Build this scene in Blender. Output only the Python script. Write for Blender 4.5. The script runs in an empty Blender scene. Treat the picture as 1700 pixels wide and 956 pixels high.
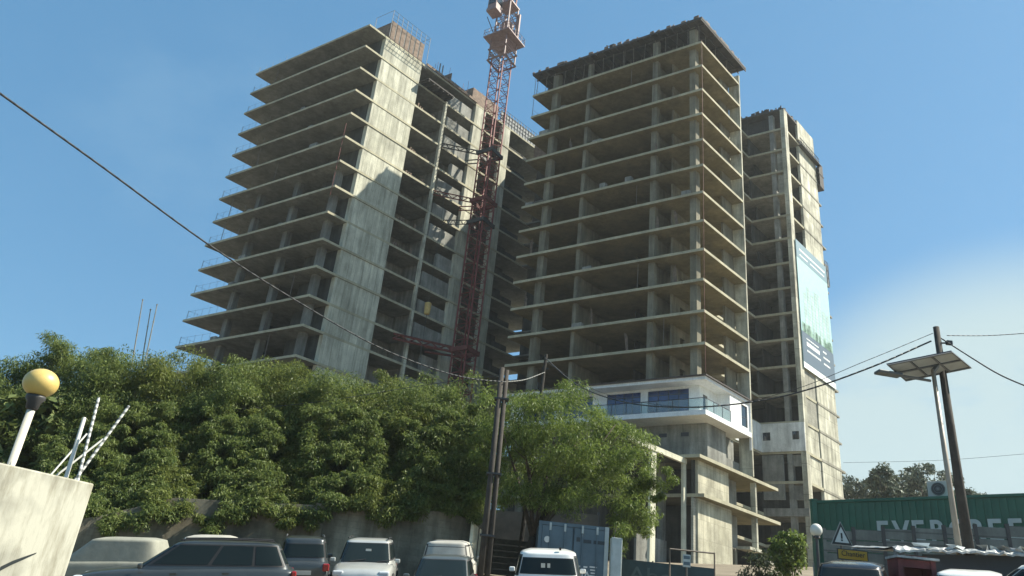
import bpy, bmesh, math, random
import numpy as np
from mathutils import Vector, Matrix
random.seed(7)
rad = math.radians
sc = bpy.context.scene
C = sc.collection

# ------------------------------------------------------------------ camera, sky, sun, exposure
FP, PIT, ROL = 1271.2, rad(24.589), rad(5.951)
cP, sP, cR, sR = math.cos(PIT), math.sin(PIT), math.cos(ROL), math.sin(ROL)
cam_d = bpy.data.cameras.new('camera'); cam = bpy.data.objects.new('camera', cam_d); C.objects.link(cam)
cam_d.sensor_width = 36; cam_d.lens = 36 * FP / 1700; cam_d.clip_start = .1; cam_d.clip_end = 6000
right = Vector((cR, -sP * sR, cP * sR)); up = Vector((-sR, -sP * cR, cP * cR)); fwd = Vector((0, cP, sP))
m = Matrix((right, up, -fwd)).transposed().to_4x4()
cam.matrix_world = m
sc.camera = cam

SUN_AZ, SUN_EL = rad(84.6), rad(47.5)        # azimuth clockwise from +Y
world = bpy.data.worlds.new('World'); sc.world = world; world.use_nodes = True
wt = world.node_tree; wn = wt.nodes; wl = wt.links
for n in list(wn): wn.remove(n)
def N(t, typ, **kw):
    n = t.nodes.new(typ)
    for k, v in kw.items():
        if k in n.inputs.keys() if isinstance(k, str) else False: n.inputs[k].default_value = v
        else: setattr(n, k, v)
    return n
wo = wn.new('ShaderNodeOutputWorld'); bg = wn.new('ShaderNodeBackground'); bg.inputs[1].default_value = .092
sky = wn.new('ShaderNodeTexSky'); sky.sky_type = 'NISHITA'; sky.sun_disc = False
sky.sun_elevation = SUN_EL; sky.sun_rotation = SUN_AZ; sky.air_density = 1.0; sky.dust_density = .35; sky.ozone_density = 1.6
tint = wn.new('ShaderNodeMix'); tint.data_type = 'RGBA'; tint.blend_type = 'MULTIPLY'; tint.inputs[0].default_value = 1
tint.inputs[7].default_value = (.78, 1.0, .98, 1)
wl.new(sky.outputs[0], tint.inputs[6])
# a bank of thin cloud low in the sky on the right, and a faint windscreen reflection painted into the sky on the left
tc = wn.new('ShaderNodeTexCoord')
def cloud_and_reflection_mask(direction, lo, hi, scale, stretch, amount, thr):
    dp = wn.new('ShaderNodeVectorMath'); dp.operation = 'DOT_PRODUCT'; dp.inputs[1].default_value = Vector(direction).normalized()
    wl.new(tc.outputs['Generated'], dp.inputs[0])
    mr = wn.new('ShaderNodeMapRange'); mr.interpolation_type = 'SMOOTHSTEP'
    mr.inputs[1].default_value = lo; mr.inputs[2].default_value = hi; wl.new(dp.outputs['Value'], mr.inputs[0])
    mp = wn.new('ShaderNodeMapping'); mp.inputs['Scale'].default_value = stretch; wl.new(tc.outputs['Generated'], mp.inputs[0])
    nz = wn.new('ShaderNodeTexNoise'); nz.inputs['Scale'].default_value = scale; nz.inputs['Detail'].default_value = 8; nz.inputs['Roughness'].default_value = .58
    wl.new(mp.outputs[0], nz.inputs[0])
    mr2 = wn.new('ShaderNodeMapRange'); mr2.interpolation_type = 'SMOOTHSTEP'
    mr2.inputs[1].default_value = thr; mr2.inputs[2].default_value = thr + .3; wl.new(nz.outputs[0], mr2.inputs[0])
    mu = wn.new('ShaderNodeMath'); mu.operation = 'MULTIPLY'; wl.new(mr.outputs[0], mu.inputs[0]); wl.new(mr2.outputs[0], mu.inputs[1])
    m3 = wn.new('ShaderNodeMath'); m3.operation = 'MULTIPLY'; wl.new(mu.outputs[0], m3.inputs[0]); m3.inputs[1].default_value = amount
    return m3
def rayv(u, v):
    x = (u - 850) / FP; y = -(v - 478) / FP
    x, y = cR * x - sR * y, sR * x + cR * y
    return Vector((x, cP - sP * y, sP + cP * y))
c1 = cloud_and_reflection_mask(rayv(1760, 960), .930, .968, 3.4, (1, 1, 2.4), .97, .20)
c2 = cloud_and_reflection_mask(rayv(330, 225), .984, .998, 6.0, (1, 1, 1.6), .20, .42)
fl = wn.new('ShaderNodeMix'); fl.data_type = 'RGBA'; fl.inputs[0].default_value = .6; fl.inputs[7].default_value = (.52, 1.66, 3.05, 1)
wl.new(tint.outputs[2], fl.inputs[6]); base = fl.outputs[2]
for cm, col in ((c1, (2.95, 3.75, 3.9, 1)), (c2, (1.6, 2.7, 3.7, 1))):
    mx = wn.new('ShaderNodeMix'); mx.data_type = 'RGBA'; mx.inputs[7].default_value = col
    wl.new(cm.outputs[0], mx.inputs[0]); wl.new(base, mx.inputs[6]); base = mx.outputs[2]
wl.new(base, bg.inputs[0]); wl.new(bg.outputs[0], wo.inputs[0])

sun_d = bpy.data.lights.new('sun', 'SUN'); sun_d.energy = 5.0; sun_d.angle = rad(.53); sun_d.color = (1, .94, .80)
sun = bpy.data.objects.new('sun', sun_d); C.objects.link(sun)
sv = Vector((math.sin(SUN_AZ) * math.cos(SUN_EL), math.cos(SUN_AZ) * math.cos(SUN_EL), math.sin(SUN_EL)))
sun.rotation_euler = sv.to_track_quat('Z', 'Y').to_euler(); sun.location = sv * 200
vs = sc.view_settings
vs.view_transform = 'Standard'; vs.look = 'None'; vs.gamma = 1; vs.use_curve_mapping = False; vs.exposure = 1.1
sc.cycles.max_bounces = 8; sc.cycles.diffuse_bounces = 5; sc.cycles.transparent_max_bounces = 12
sc.cycles.sample_clamp_indirect = 6

# ------------------------------------------------------------------ geometry helpers
DLx, DLy = math.cos(rad(145.6)), math.sin(rad(145.6))      # the 'a' direction of the complex (away to the left)
DRx, DRy = math.cos(rad(45.2)), math.sin(rad(45.2))        # the 'b' direction (away to the right)
MX, MY = 17.8, 64.1                                        # near corner of the middle tower
def xy(a, b): return (MX + a * DLx + b * DRx, MY + a * DLy + b * DRy)
H = 3.2
def zl(k): return 61.1 - H * k
def ony(px, y):
    r = rayv(*px); return r * (y / r.y)
def gz(x, y):
    xx = max(-30, min(30, x)); yy = max(-6, min(62, y))
    return -2.5 + .13 * yy + .07 * xx
ORG = {}
class MB:
    def __init__(s): s.v = []; s.f = []
    def add(s, vs_, fs):
        o = len(s.v); s.v += [tuple(p) for p in vs_]; s.f += [tuple(i + o for i in f) for f in fs]; return s
    def prism(s, poly, z0, z1):
        n = len(poly)
        vs_ = [(p[0], p[1], z0) for p in poly] + [(p[0], p[1], z1) for p in poly]
        return s.add(vs_, [tuple(range(n))[::-1], tuple(range(n, 2 * n))] + [(i, (i + 1) % n, n + (i + 1) % n, n + i) for i in range(n)])
    def ab(s, a0, a1, b0, b1, z0, z1):
        return s.prism([xy(a0, b0), xy(a1, b0), xy(a1, b1), xy(a0, b1)], z0, z1)
    def box(s, c, sx, sy, sz, rz=0, mat=None):
        M = mat if mat else Matrix.Rotation(rz, 3, 'Z')
        vs_ = [Vector(c) + M @ Vector((i * sx / 2, j * sy / 2, k * sz / 2)) for k in (-1, 1) for j in (-1, 1) for i in (-1, 1)]
        return s.add(vs_, [(0, 2, 3, 1), (4, 5, 7, 6), (0, 1, 5, 4), (2, 6, 7, 3), (0, 4, 6, 2), (1, 3, 7, 5)])
    def tube(s, p, q, r0, r1=None, n=8, cap=True):
        if r1 is None: r1 = r0
        p, q = Vector(p), Vector(q); d = (q - p).normalized()
        e = d.cross(Vector((0, 0, 1)) if abs(d.z) < .9 else Vector((1, 0, 0))).normalized(); g = d.cross(e)
        vs_ = []
        for c_, r in ((p, r0), (q, r1)):
            for i in range(n):
                t = 2 * math.pi * i / n; vs_.append(c_ + r * (math.cos(t) * e + math.sin(t) * g))
        fs = [(i, (i + 1) % n, n + (i + 1) % n, n + i) for i in range(n)]
        if cap: fs += [tuple(range(n))[::-1], tuple(range(n, 2 * n))]
        return s.add(vs_, fs)
    def bar(s, p, q, w): return s.tube(p, q, w * .707, None, 4)
    def path(s, pts, r, n=6):
        for a, b in zip(pts[:-1], pts[1:]): s.tube(a, b, r, r, n)
        return s
    def lathe(s, prof, n=20, c=(0, 0, 0)):
        vs_ = []
        for r, z in prof:
            for i in range(n):
                t = 2 * math.pi * i / n; vs_.append((c[0] + r * math.cos(t), c[1] + r * math.sin(t), c[2] + z))
        fs = []
        for j in range(len(prof) - 1):
            for i in range(n): fs.append((j * n + i, j * n + (i + 1) % n, (j + 1) * n + (i + 1) % n, (j + 1) * n + i))
        fs += [tuple(range(n))[::-1], tuple(range((len(prof) - 1) * n, len(prof) * n))]
        return s.add(vs_, fs)
    def build(s, name, mat, parent=None, smooth=False, bevel=0, subsurf=0, local=False):
        o3 = Vector((0, 0, 0)) if (parent is None or local) else ORG.get(parent.name, Vector((0, 0, 0)))
        me = bpy.data.meshes.new(name)
        me.from_pydata([(x - o3.x, y - o3.y, z - o3.z) for x, y, z in s.v], [], s.f)
        bm = bmesh.new(); bm.from_mesh(me); bmesh.ops.recalc_face_normals(bm, faces=bm.faces); bm.to_mesh(me); bm.free()
        if smooth:
            for p in me.polygons: p.use_smooth = True
        me.materials.append(mat)
        o = bpy.data.objects.new(name, me); C.objects.link(o)
        if parent is not None:
            o.parent = parent; ORG[o.name] = o3
        if bevel:
            b = o.modifiers.new('bevel', 'BEVEL'); b.width = bevel; b.segments = 2; b.limit_method = 'ANGLE'
        if subsurf:
            b = o.modifiers.new('subd', 'SUBSURF'); b.levels = b.render_levels = subsurf
        return o
def tag(o, label, cat, group=None, kind=None):
    o['label'] = label; o['category'] = cat
    if group: o['group'] = group
    if kind: o['kind'] = kind
    return o
def thing(name, label, cat, loc=(0, 0, 0), group=None, rot=None):
    o = bpy.data.objects.new(name, None); C.objects.link(o); o.location = loc; o.empty_display_size = .3
    if rot is not None: o.rotation_euler = rot
    ORG[o.name] = Vector(loc)
    return tag(o, label, cat, group)
def text(name, body, size, origin, xdir, zup, mat, parent, xs=1.0, ext=.006, align='LEFT', off=0):
    cu = bpy.data.curves.new(name, 'FONT'); cu.body = body; cu.size = size; cu.extrude = ext; cu.offset = off; cu.align_x = align; cu.align_y = 'BOTTOM'
    cu.materials.append(mat)
    tmp = bpy.data.objects.new('lettering_curve', cu); C.objects.link(tmp); bpy.context.view_layer.update()
    me = bpy.data.meshes.new_from_object(tmp.evaluated_get(bpy.context.evaluated_depsgraph_get())); bpy.data.objects.remove(tmp)
    if not me.materials: me.materials.append(mat)
    o = bpy.data.objects.new(name, me); C.objects.link(o)
    X = Vector(xdir).normalized(); Y = Vector(zup); Y = (Y - X * Y.dot(X)).normalized(); Z = X.cross(Y)
    M = Matrix((X * xs, Y, Z)).transposed().to_4x4()
    o3 = ORG.get(parent.name, Vector((0, 0, 0)))
    M.translation = Vector(origin) - o3
    o.parent = parent; o.matrix_local = M
    return o

# ------------------------------------------------------------------ materials
def new_mat(name):
    mt = bpy.data.materials.new(name); mt.use_nodes = True
    t = mt.node_tree; return mt, t, t.nodes['Principled BSDF']
def lk(t, a, b): t.links.new(a, b)
def rgba(c): return (c[0], c[1], c[2], 1)
def simple(name, c, rough=.6, metal=0, var=.25, scale=3.0, coat=0, bump=0, spec=.5):
    mt, t, p = new_mat(name)
    g = t.nodes.new('ShaderNodeNewGeometry')
    nz = t.nodes.new('ShaderNodeTexNoise'); nz.inputs['Scale'].default_value = scale; nz.inputs['Detail'].default_value = 6; nz.inputs['Roughness'].default_value = .65
    lk(t, g.outputs['Position'], nz.inputs['Vector'])
    mr = t.nodes.new('ShaderNodeMapRange'); mr.inputs[1].default_value = .3; mr.inputs[2].default_value = .7
    mr.inputs[3].default_value = 1 - var; mr.inputs[4].default_value = 1 + var * .6; lk(t, nz.outputs[0], mr.inputs[0])
    mx = t.nodes.new('ShaderNodeMix'); mx.data_type = 'RGBA'; mx.blend_type = 'MULTIPLY'; mx.inputs[0].default_value = 1
    mx.inputs[6].default_value = rgba(c); lk(t, mr.outputs[0], mx.inputs[7]); lk(t, mx.outputs[2], p.inputs['Base Color'])
    p.inputs['Roughness'].default_value = rough; p.inputs['Metallic'].default_value = metal
    p.inputs['Coat Weight'].default_value = coat; p.inputs['Specular IOR Level'].default_value = spec
    if bump:
        b = t.nodes.new('ShaderNodeBump'); b.inputs['Strength'].default_value = bump; b.inputs['Distance'].default_value = .02
        lk(t, nz.outputs[0], b.inputs['Height']); lk(t, b.outputs[0], p.inputs['Normal'])
    return mt
def concrete(name, c, panel=(1.25, 3.2), joint=.55, streak=.35, stain=.35, axis='b', zoff=0., jw=.012, alt=.84):
    mt, t, p = new_mat(name)
    g = t.nodes.new('ShaderNodeNewGeometry')
    dv = t.nodes.new('ShaderNodeVectorMath'); dv.operation = 'DOT_PRODUCT'
    dv.inputs[1].default_value = {'b': (DRx, DRy, 0), 'a': (DLx, DLy, 0), 'x': (1, 0, 0)}[axis]
    lk(t, g.outputs['Position'], dv.inputs[0])
    sx = t.nodes.new('ShaderNodeSeparateXYZ'); lk(t, g.outputs['Position'], sx.inputs[0])
    az = t.nodes.new('ShaderNodeMath'); az.operation = 'ADD'; az.inputs[1].default_value = zoff; lk(t, sx.outputs[2], az.inputs[0])
    cb = t.nodes.new('ShaderNodeCombineXYZ'); lk(t, dv.outputs['Value'], cb.inputs[0]); lk(t, az.outputs[0], cb.inputs[1])
    br = t.nodes.new('ShaderNodeTexBrick'); br.offset = 0; br.inputs['Scale'].default_value = 1
    br.inputs['Color1'].default_value = (1, 1, 1, 1); br.inputs['Color2'].default_value = (alt, alt, alt * .98, 1); br.inputs['Mortar'].default_value = (joint, joint, joint, 1)
    br.inputs['Mortar Size'].default_value = jw; br.inputs['Brick Width'].default_value = panel[0]; br.inputs['Row Height'].default_value = panel[1]
    lk(t, cb.outputs[0], br.inputs['Vector'])
    def noise(scale, sv_, lo, hi, a, b, det=6):
        mp = t.nodes.new('ShaderNodeMapping'); mp.inputs['Scale'].default_value = sv_; lk(t, g.outputs['Position'], mp.inputs[0])
        nz = t.nodes.new('ShaderNodeTexNoise'); nz.inputs['Scale'].default_value = scale; nz.inputs['Detail'].default_value = det; nz.inputs['Roughness'].default_value = .6
        lk(t, mp.outputs[0], nz.inputs['Vector'])
        mr = t.nodes.new('ShaderNodeMapRange'); mr.inputs[1].default_value = lo; mr.inputs[2].default_value = hi; mr.inputs[3].default_value = a; mr.inputs[4].default_value = b
        lk(t, nz.outputs[0], mr.inputs[0]); return mr, nz
    m1, _ = noise(.5, (1, 1, 1), .35, .65, 1 - stain, 1 + stain * .4)
    m2, _ = noise(2.2, (1, 1, .12), .35, .7, 1 + streak * .3, 1 - streak)
    m3, n3 = noise(9, (1, 1, 1), .3, .7, .88, 1.08)
    cur = None
    col = t.nodes.new('ShaderNodeRGB'); col.outputs[0].default_value = rgba(c); cur = col.outputs[0]
    for src in (br.outputs[0], m1.outputs[0], m2.outputs[0], m3.outputs[0]):
        mx = t.nodes.new('ShaderNodeMix'); mx.data_type = 'RGBA'; mx.blend_type = 'MULTIPLY'; mx.inputs[0].default_value = 1
        lk(t, cur, mx.inputs[6]); lk(t, src, mx.inputs[7]); cur = mx.outputs[2]
    lk(t, cur, p.inputs['Base Color']); p.inputs['Roughness'].default_value = .9; p.inputs['Specular IOR Level'].default_value = .25
    b = t.nodes.new('ShaderNodeBump'); b.inputs['Strength'].default_value = .35; b.inputs['Distance'].default_value = .02
    lk(t, n3.outputs[0], b.inputs['Height']); lk(t, b.outputs[0], p.inputs['Normal'])
    return mt
def leafmat(name, c, c2, trans=.35):
    mt, t, p = new_mat(name)
    g = t.nodes.new('ShaderNodeNewGeometry')
    rp = t.nodes.new('ShaderNodeMix'); rp.data_type = 'RGBA'; rp.inputs[6].default_value = rgba(c); rp.inputs[7].default_value = rgba(c2)
    nz = t.nodes.new('ShaderNodeTexNoise'); nz.inputs['Scale'].default_value = .7; nz.inputs['Detail'].default_value = 3; lk(t, g.outputs['Position'], nz.inputs['Vector'])
    ad = t.nodes.new('ShaderNodeMath'); ad.operation = 'ADD'; lk(t, g.outputs['Random Per Island'], ad.inputs[0]); lk(t, nz.outputs[0], ad.inputs[1])
    mr = t.nodes.new('ShaderNodeMapRange'); mr.inputs[1].default_value = .45; mr.inputs[2].default_value = 1.4; lk(t, ad.outputs[0], mr.inputs[0])
    lk(t, mr.outputs[0], rp.inputs[0]); lk(t, rp.outputs[2], p.inputs['Base Color'])
    p.inputs['Roughness'].default_value = .55; p.inputs['Specular IOR Level'].default_value = .35
    tr = t.nodes.new('ShaderNodeBsdfTranslucent'); ms = t.nodes.new('ShaderNodeMixShader'); ms.inputs[0].default_value = trans
    lk(t, rp.outputs[2], tr.inputs[0])
    out = t.nodes['Material Output']; lk(t, p.outputs[0], ms.inputs[1]); lk(t, tr.outputs[0], ms.inputs[2]); lk(t, ms.outputs[0], out.inputs[0])
    return mt
def glass_tint(name, c, rough=.06, alpha=1.0):
    mt, t, p = new_mat(name); p.inputs['Base Color'].default_value = rgba(c); p.inputs['Roughness'].default_value = rough
    p.inputs['Specular IOR Level'].default_value = .8; p.inputs['Alpha'].default_value = alpha
    return mt
def rail_glass(name):
    mt, t, p = new_mat(name); p.inputs['Base Color'].default_value = (.5, .6, .6, 1); p.inputs['Roughness'].default_value = .05
    tp = t.nodes.new('ShaderNodeBsdfTransparent'); tp.inputs[0].default_value = (.88, .94, .94, 1)
    ms = t.nodes.new('ShaderNodeMixShader'); ms.inputs[0].default_value = .18
    lk(t, tp.outputs[0], ms.inputs[1]); lk(t, p.outputs[0], ms.inputs[2]); lk(t, ms.outputs[0], t.nodes['Material Output'].inputs[0]); return mt

M = {}
M['core'] = concrete('board_marked_concrete', (.60, .59, .475), (.92, 3.2), .55, .4, .22, 'b', -61.0, .022, .74)
M['slabL'] = concrete('grey_slab_concrete', (.22, .225, .20), (2.4, 40), .85, .25, .3, 'b')
M['slabM'] = concrete('warm_slab_concrete', (.235, .205, .120), (2.4, 40), .88, .2, .28, 'b')
M['slabR'] = concrete('dusty_slab_concrete', (.33, .315, .26), (2.4, 40), .85, .25, .3, 'b')
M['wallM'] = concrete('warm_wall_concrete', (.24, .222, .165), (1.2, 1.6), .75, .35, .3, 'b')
M['wallG'] = concrete('grey_wall_concrete', (.30, .30, .27), (1.2, 1.6), .75, .4, .35, 'b')
M['wallD'] = concrete('shade_darkened_concrete', (.08, .08, .07), (1.2, 1.6), .75, .4, .35, 'b')  # darker copy of the wall concrete, with the interior shade in its colour
M['panelR'] = concrete('pale_panel_concrete', (.62, .60, .48), (1.1, 3.2), .5, .45, .38, 'b', -.4, .03, .76)
M['podium'] = concrete('board_marked_podium_concrete', (.52, .49, .37), (.6, 1.5), .7, .35, .3, 'b', 0, .02, .8)
M['post'] = concrete('cream_post_concrete', (.62, .60, .47), (40, .8), .8, .2, .2, 'b')
M['edge'] = concrete('sun_brightened_edge_concrete', (.46, .43, .31), (2.4, 40), .8, .15, .2, 'b')  # paler than the slabs, to imitate sun on their edges
M['colL'] = concrete('grey_column_concrete', (.20, .20, .18), (1.2, 3.2), .8, .4, .3, 'b')
M['colM'] = concrete('warm_column_concrete', (.24, .225, .17), (1.2, 3.2), .8, .4, .3, 'b')
M['block'] = concrete('blockwork', (.36, .35, .29), (.42, .22), .7, .3, .3, 'b')
M['white'] = concrete('white_render', (.80, .81, .80), (40, 40), 1, .10, .10, 'b')
M['offwhite'] = concrete('weathered_white_paint', (.78, .80, .78), (3.2, 40), .9, .3, .25, 'a')
M['brown'] = simple('dark_brown_fascia', (.05, .035, .03), .7)
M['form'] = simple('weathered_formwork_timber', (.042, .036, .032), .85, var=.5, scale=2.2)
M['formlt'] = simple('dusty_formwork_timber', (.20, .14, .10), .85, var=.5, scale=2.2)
M['prop'] = simple('rusty_steel_prop', (.13, .11, .09), .7, var=.4)
M['glassblue'] = simple('blue_tinted_glass', (.014, .04, .15), .06, var=.7, scale=.9, spec=.8)  # blotchy blue stands in for uneven reflections in the panes
M['glassdark'] = glass_tint('dark_window_glass', (.02, .028, .035), .06)
M['frame'] = simple('dark_window_frame', (.03, .035, .05), .5)
M['rail'] = rail_glass('balustrade_glass')
M['red'] = simple('faded_red_crane_paint', (.19, .045, .045), .7, var=.35)
M['grey'] = simple('pale_grey_crane_paint', (.24, .16, .155), .65, var=.3)
M['dkmetal'] = simple('dark_steel', (.045, .045, .045), .55)
M['rust'] = simple('dull_red_steel', (.14, .035, .03), .7, var=.4)
M['mesh'] = simple('grey_safety_frame', (.17, .18, .18), .7)

# ------------------------------------------------------------------ the ground
def ground_mat():
    mt, t, p = new_mat('sandy_ground')
    g = t.nodes.new('ShaderNodeNewGeometry'); n1 = t.nodes.new('ShaderNodeTexNoise'); n1.inputs['Scale'].default_value = .25; n1.inputs['Detail'].default_value = 10
    lk(t, g.outputs['Position'], n1.inputs['Vector'])
    cr = t.nodes.new('ShaderNodeValToRGB'); cr.color_ramp.elements[0].position = .35; cr.color_ramp.elements[0].color = (.13, .105, .07, 1)
    cr.color_ramp.elements[1].position = .68; cr.color_ramp.elements[1].color = (.24, .20, .14, 1)
    lk(t, n1.outputs[0], cr.inputs[0]); lk(t, cr.outputs[0], p.inputs['Base Color']); p.inputs['Roughness'].default_value = .95
    n2 = t.nodes.new('ShaderNodeTexNoise'); n2.inputs['Scale'].default_value = 6; n2.inputs['Detail'].default_value = 8; lk(t, g.outputs['Position'], n2.inputs['Vector'])
    b = t.nodes.new('ShaderNodeBump'); b.inputs['Strength'].default_value = .5; b.inputs['Distance'].default_value = .05; lk(t, n2.outputs[0], b.inputs['Height']); lk(t, b.outputs[0], p.inputs['Normal'])
    return mt
xs_ = [-3000, -600, -120, -60] + list(np.arange(-30, 31, 3)) + [60, 120, 600, 3000]
ys_ = [-3000, -300, -60, -20, -6] + list(np.arange(0, 63, 4)) + [62, 75, 110, 200, 600, 3000]
g_ = MB(); nx = len(xs_)
g_.v = [(float(x), float(y), gz(x, y)) for y in ys_ for x in xs_]
g_.f = [(j * nx + i, j * nx + i + 1, (j + 1) * nx + i + 1, (j + 1) * nx + i) for j in range(len(ys_) - 1) for i in range(nx - 1)]
o = g_.build('ground', ground_mat()); o['kind'] = 'structure'
r_ = MB(); yy = [-5.5, 0, 4, 8]
for i, y in enumerate(yy):
    for x in (-30, -15, 0, 15, 30): r_.v.append((x, y, gz(x, y) + .012))
r_.f = [(j * 5 + i, j * 5 + i + 1, (j + 1) * 5 + i + 1, (j + 1) * 5 + i) for j in range(3) for i in range(4)]
asphalt = simple('worn_asphalt', (.055, .054, .052), .9, var=.3, scale=4, bump=.3)
o = r_.build('road', asphalt); o['kind'] = 'structure'

# ------------------------------------------------------------------ middle tower
def slab(t, mat, a0, a1, b0, b1, z, th=.26, name='floor_slab', edge=True):
    a0 += random.uniform(-.05, .05); b0 += random.uniform(-.06, .06) if b0 < 8 or b0 > 20 else 0; z += random.uniform(-.025, .025)
    s = MB().ab(a0 + .04, a1, b0 + .04, b1, z - th / 2, z + th / 2).build(name, mat, t)
    if edge: MB().prism([xy(a0, b0), xy(a1, b0), xy(a1, b0 + .037), xy(a0 + .037, b0 + .037), xy(a0 + .037, b1), xy(a0, b1)], z - th / 2 - .01, z + th / 2 + .01).build('brightened_slab_edge', M['edge'], s)  # edge strip brightened by colour, in place of sunlight
    return s
ZB = 6.6
AM = 21.45
mt_ = thing('unfinished_tower', 'tall bare concrete tower in the centre with warm slabs above a finished white storey', 'building', (*xy(10, 4), ZB), 'concrete tower blocks on the building site')
for k in range(0, 12): slab(mt_, M['slabM'], 0, AM, 0, 8.5, zl(k))
# columns: full-height posts behind the slab edge
def col(t, mat, a0, a1, b0, b1, z0, z1, name='column'): return MB().ab(a0, a1, b0, b1, z0, z1).build(name, mat, t)
ZT = zl(-1) - .2
col(mt_, M['wallM'], 1.0, 1.65, .55, 1.3, zl(12), ZT)
col(mt_, M['colM'], 18.35, 19.1, .6, 1.3, ZB, ZT)
col(mt_, M['colM'], 5.4, 6.0, .62, 1.2, zl(12), ZT)
col(mt_, M['colM'], 13.9, 14.3, .62, 1.2, zl(12), ZT)
for k in range(0, 12):
    z0, z1 = zl(k + 1) + .13, zl(k) - .13
    if k == 11: z0 = zl(12) + .17
    MB().ab(5.7, 5.95, 1.2, 5.4 if k % 3 else 4.6, z0, z1).build('partition_wall', M['wallM'], mt_)
    MB().ab(14.0, 14.25, 1.2, 5.6, z0, z1).build('partition_wall', M['wallM'], mt_)
    # wall at the far end of the sunlit side, with its door-sized gap
    MB().ab(1.15, 1.35, 6.3, 8.3, z0, z1).build('partition_wall', M['wallM'], mt_)
    w = MB(); w.ab(4.2, 4.4, 1.9, 3.4, z0, z1); w.ab(4.2, 4.4, 4.3, 6.2, z0, z1); w.ab(4.2, 4.4, 3.4, 4.3, z0 + 2.1, z1); w.build('partition_wall', M['wallM'], mt_)
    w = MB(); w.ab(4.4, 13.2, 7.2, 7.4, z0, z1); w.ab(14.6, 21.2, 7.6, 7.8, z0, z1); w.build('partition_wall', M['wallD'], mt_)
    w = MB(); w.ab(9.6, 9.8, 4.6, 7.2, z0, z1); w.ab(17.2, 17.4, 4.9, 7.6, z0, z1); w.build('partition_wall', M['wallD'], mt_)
col(mt_, M['panelR'], -.02, 1.2, 8.52, 8.72, 15.7, zl(-1) - 1.9, 'end_wall')
# back of the wing
MB().ab(4.6, AM - .05, 8.52, 8.7, ZB, zl(0) + .1).build('back_wall', M['wallD'], mt_)
# roof formwork: boards on props above the top slab
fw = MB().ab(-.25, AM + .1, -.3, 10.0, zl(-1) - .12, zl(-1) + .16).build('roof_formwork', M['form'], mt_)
b_ = MB()
for i in range(26):
    a = -.2 + i * .86
    b_.ab(a, a + .09, -.4, 10.1, zl(-1) - .32, zl(-1) - .122)
b_.build('joist', M['form'], fw)
b_ = MB()
for b in (.5, 2.6, 4.8, 7.0, 9.0): b_.ab(-.1, AM + .05, b, b + .12, zl(-1) - .5, zl(-1) - .322)
b_.build('bearer', M['form'], fw)
for i in range(17):
    for b in (.25, 2.2, 4.4, 7.0):
        a = .35 + i * 1.3 + (.3 if b > 1 else 0)
        if a < AM: MB().tube((*xy(a, b), zl(0) + .13), (*xy(a + random.uniform(-.12, .12), b), zl(-1) - .5), .04, .03, 5).build('prop', M['prop'], fw)
b_ = MB()
for i in range(44):
    a = random.uniform(-.2, AM); h = random.uniform(.06, .38)
    b_.ab(a, a + random.uniform(.1, .5), -.3, -.22, zl(-1) + .16, zl(-1) + .16 + h)
for i in range(22):
    b = random.uniform(0, 9.5); h = random.uniform(.05, .3)
    b_.ab(-.24, -.16, b, b + random.uniform(.1, .5), zl(-1) + .16, zl(-1) + .16 + h)
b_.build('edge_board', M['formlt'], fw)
MB().ab(2, 20.8, 5.4, 5.6, zl(0) + .14, zl(-1) - .52).build('dark_backing_panel', M['form'], fw)  # dark panels added so no bright sky shows between the props
MB().ab(1.6, 1.8, 1.8, 7.4, zl(0) + .14, zl(-1) - .52).build('dark_backing_panel', M['form'], fw)
b_ = MB().ab(10.6, 11.2, 0, .3, zl(-1) + .16, zl(-1) + .9); b_.bar((*xy(10.4, .1), zl(-1) + .2), (*xy(11.7, .1), zl(-1) + 1.1), .07); b_.build('timber_stack', M['form'], fw)
# safety rails at the left end of the two top floors
for k in (0, 1):
    b_ = MB()
    for b in np.linspace(.15, 6.5, 8): b_.tube((*xy(AM - .08, b), zl(k) + .13), (*xy(AM - .08, b), zl(k) + 1.3), .02, .02, 4)
    for z in (.7, 1.2): b_.tube((*xy(AM - .08, .1), zl(k) + z), (*xy(AM - .08, 6.6), zl(k) + z), .015, .015, 4)
    b_.tube((*xy(AM - .1, .12), zl(k)), (*xy(AM - .1, .12), zl(k) + 3.0), .03, .03, 4)
    b_.build('guard_rail', M['mesh'], mt_)
rc = random.Random(21)
for k in range(0, 12):
    z0, z1 = zl(k) + .14, zl(k - 1) - .14
    for i in range(rc.randint(1, 3)):
        a = rc.uniform(1.5, 20.5); p0 = xy(a, rc.uniform(.3, .7)); kind = rc.random()
        if kind < .4: MB().tube((*p0, z0), (*p0, z1), .035, .035, 6).build('steel_prop', M['prop'], mt_)
        elif kind < .7: MB().ab(a, a + rc.uniform(.5, 1.2), .25, .7, z0, z0 + rc.uniform(.4, .8)).build('block_stack', M['wallG'], mt_)
        else:
            b_ = MB()
            for q in range(4): b_.bar((*xy(a + q * .06, .3), z0), (*xy(a + .5 + q * .1, .9), z0 + rc.uniform(1.4, 2.4)), .05)
            b_.build('timber_props', M['formlt'], mt_)
    if k in (0, 2, 4, 5, 8): MB().ab(1.1, 1.2, rc.uniform(2.0, 3.5), 4.6, z0, z0 + rc.uniform(.8, 1.2)).build('block_stack', M['block'], mt_)
MB().path([(*xy(-.09, -.09), zl(0) + .2), (*xy(-.1, -.1), zl(5)), (*xy(-.08, -.12), zl(9)), (*xy(-.1, -.09), zl(12) + .4)], .02, 5).build('hanging_cable', M['rust'], mt_)
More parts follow.
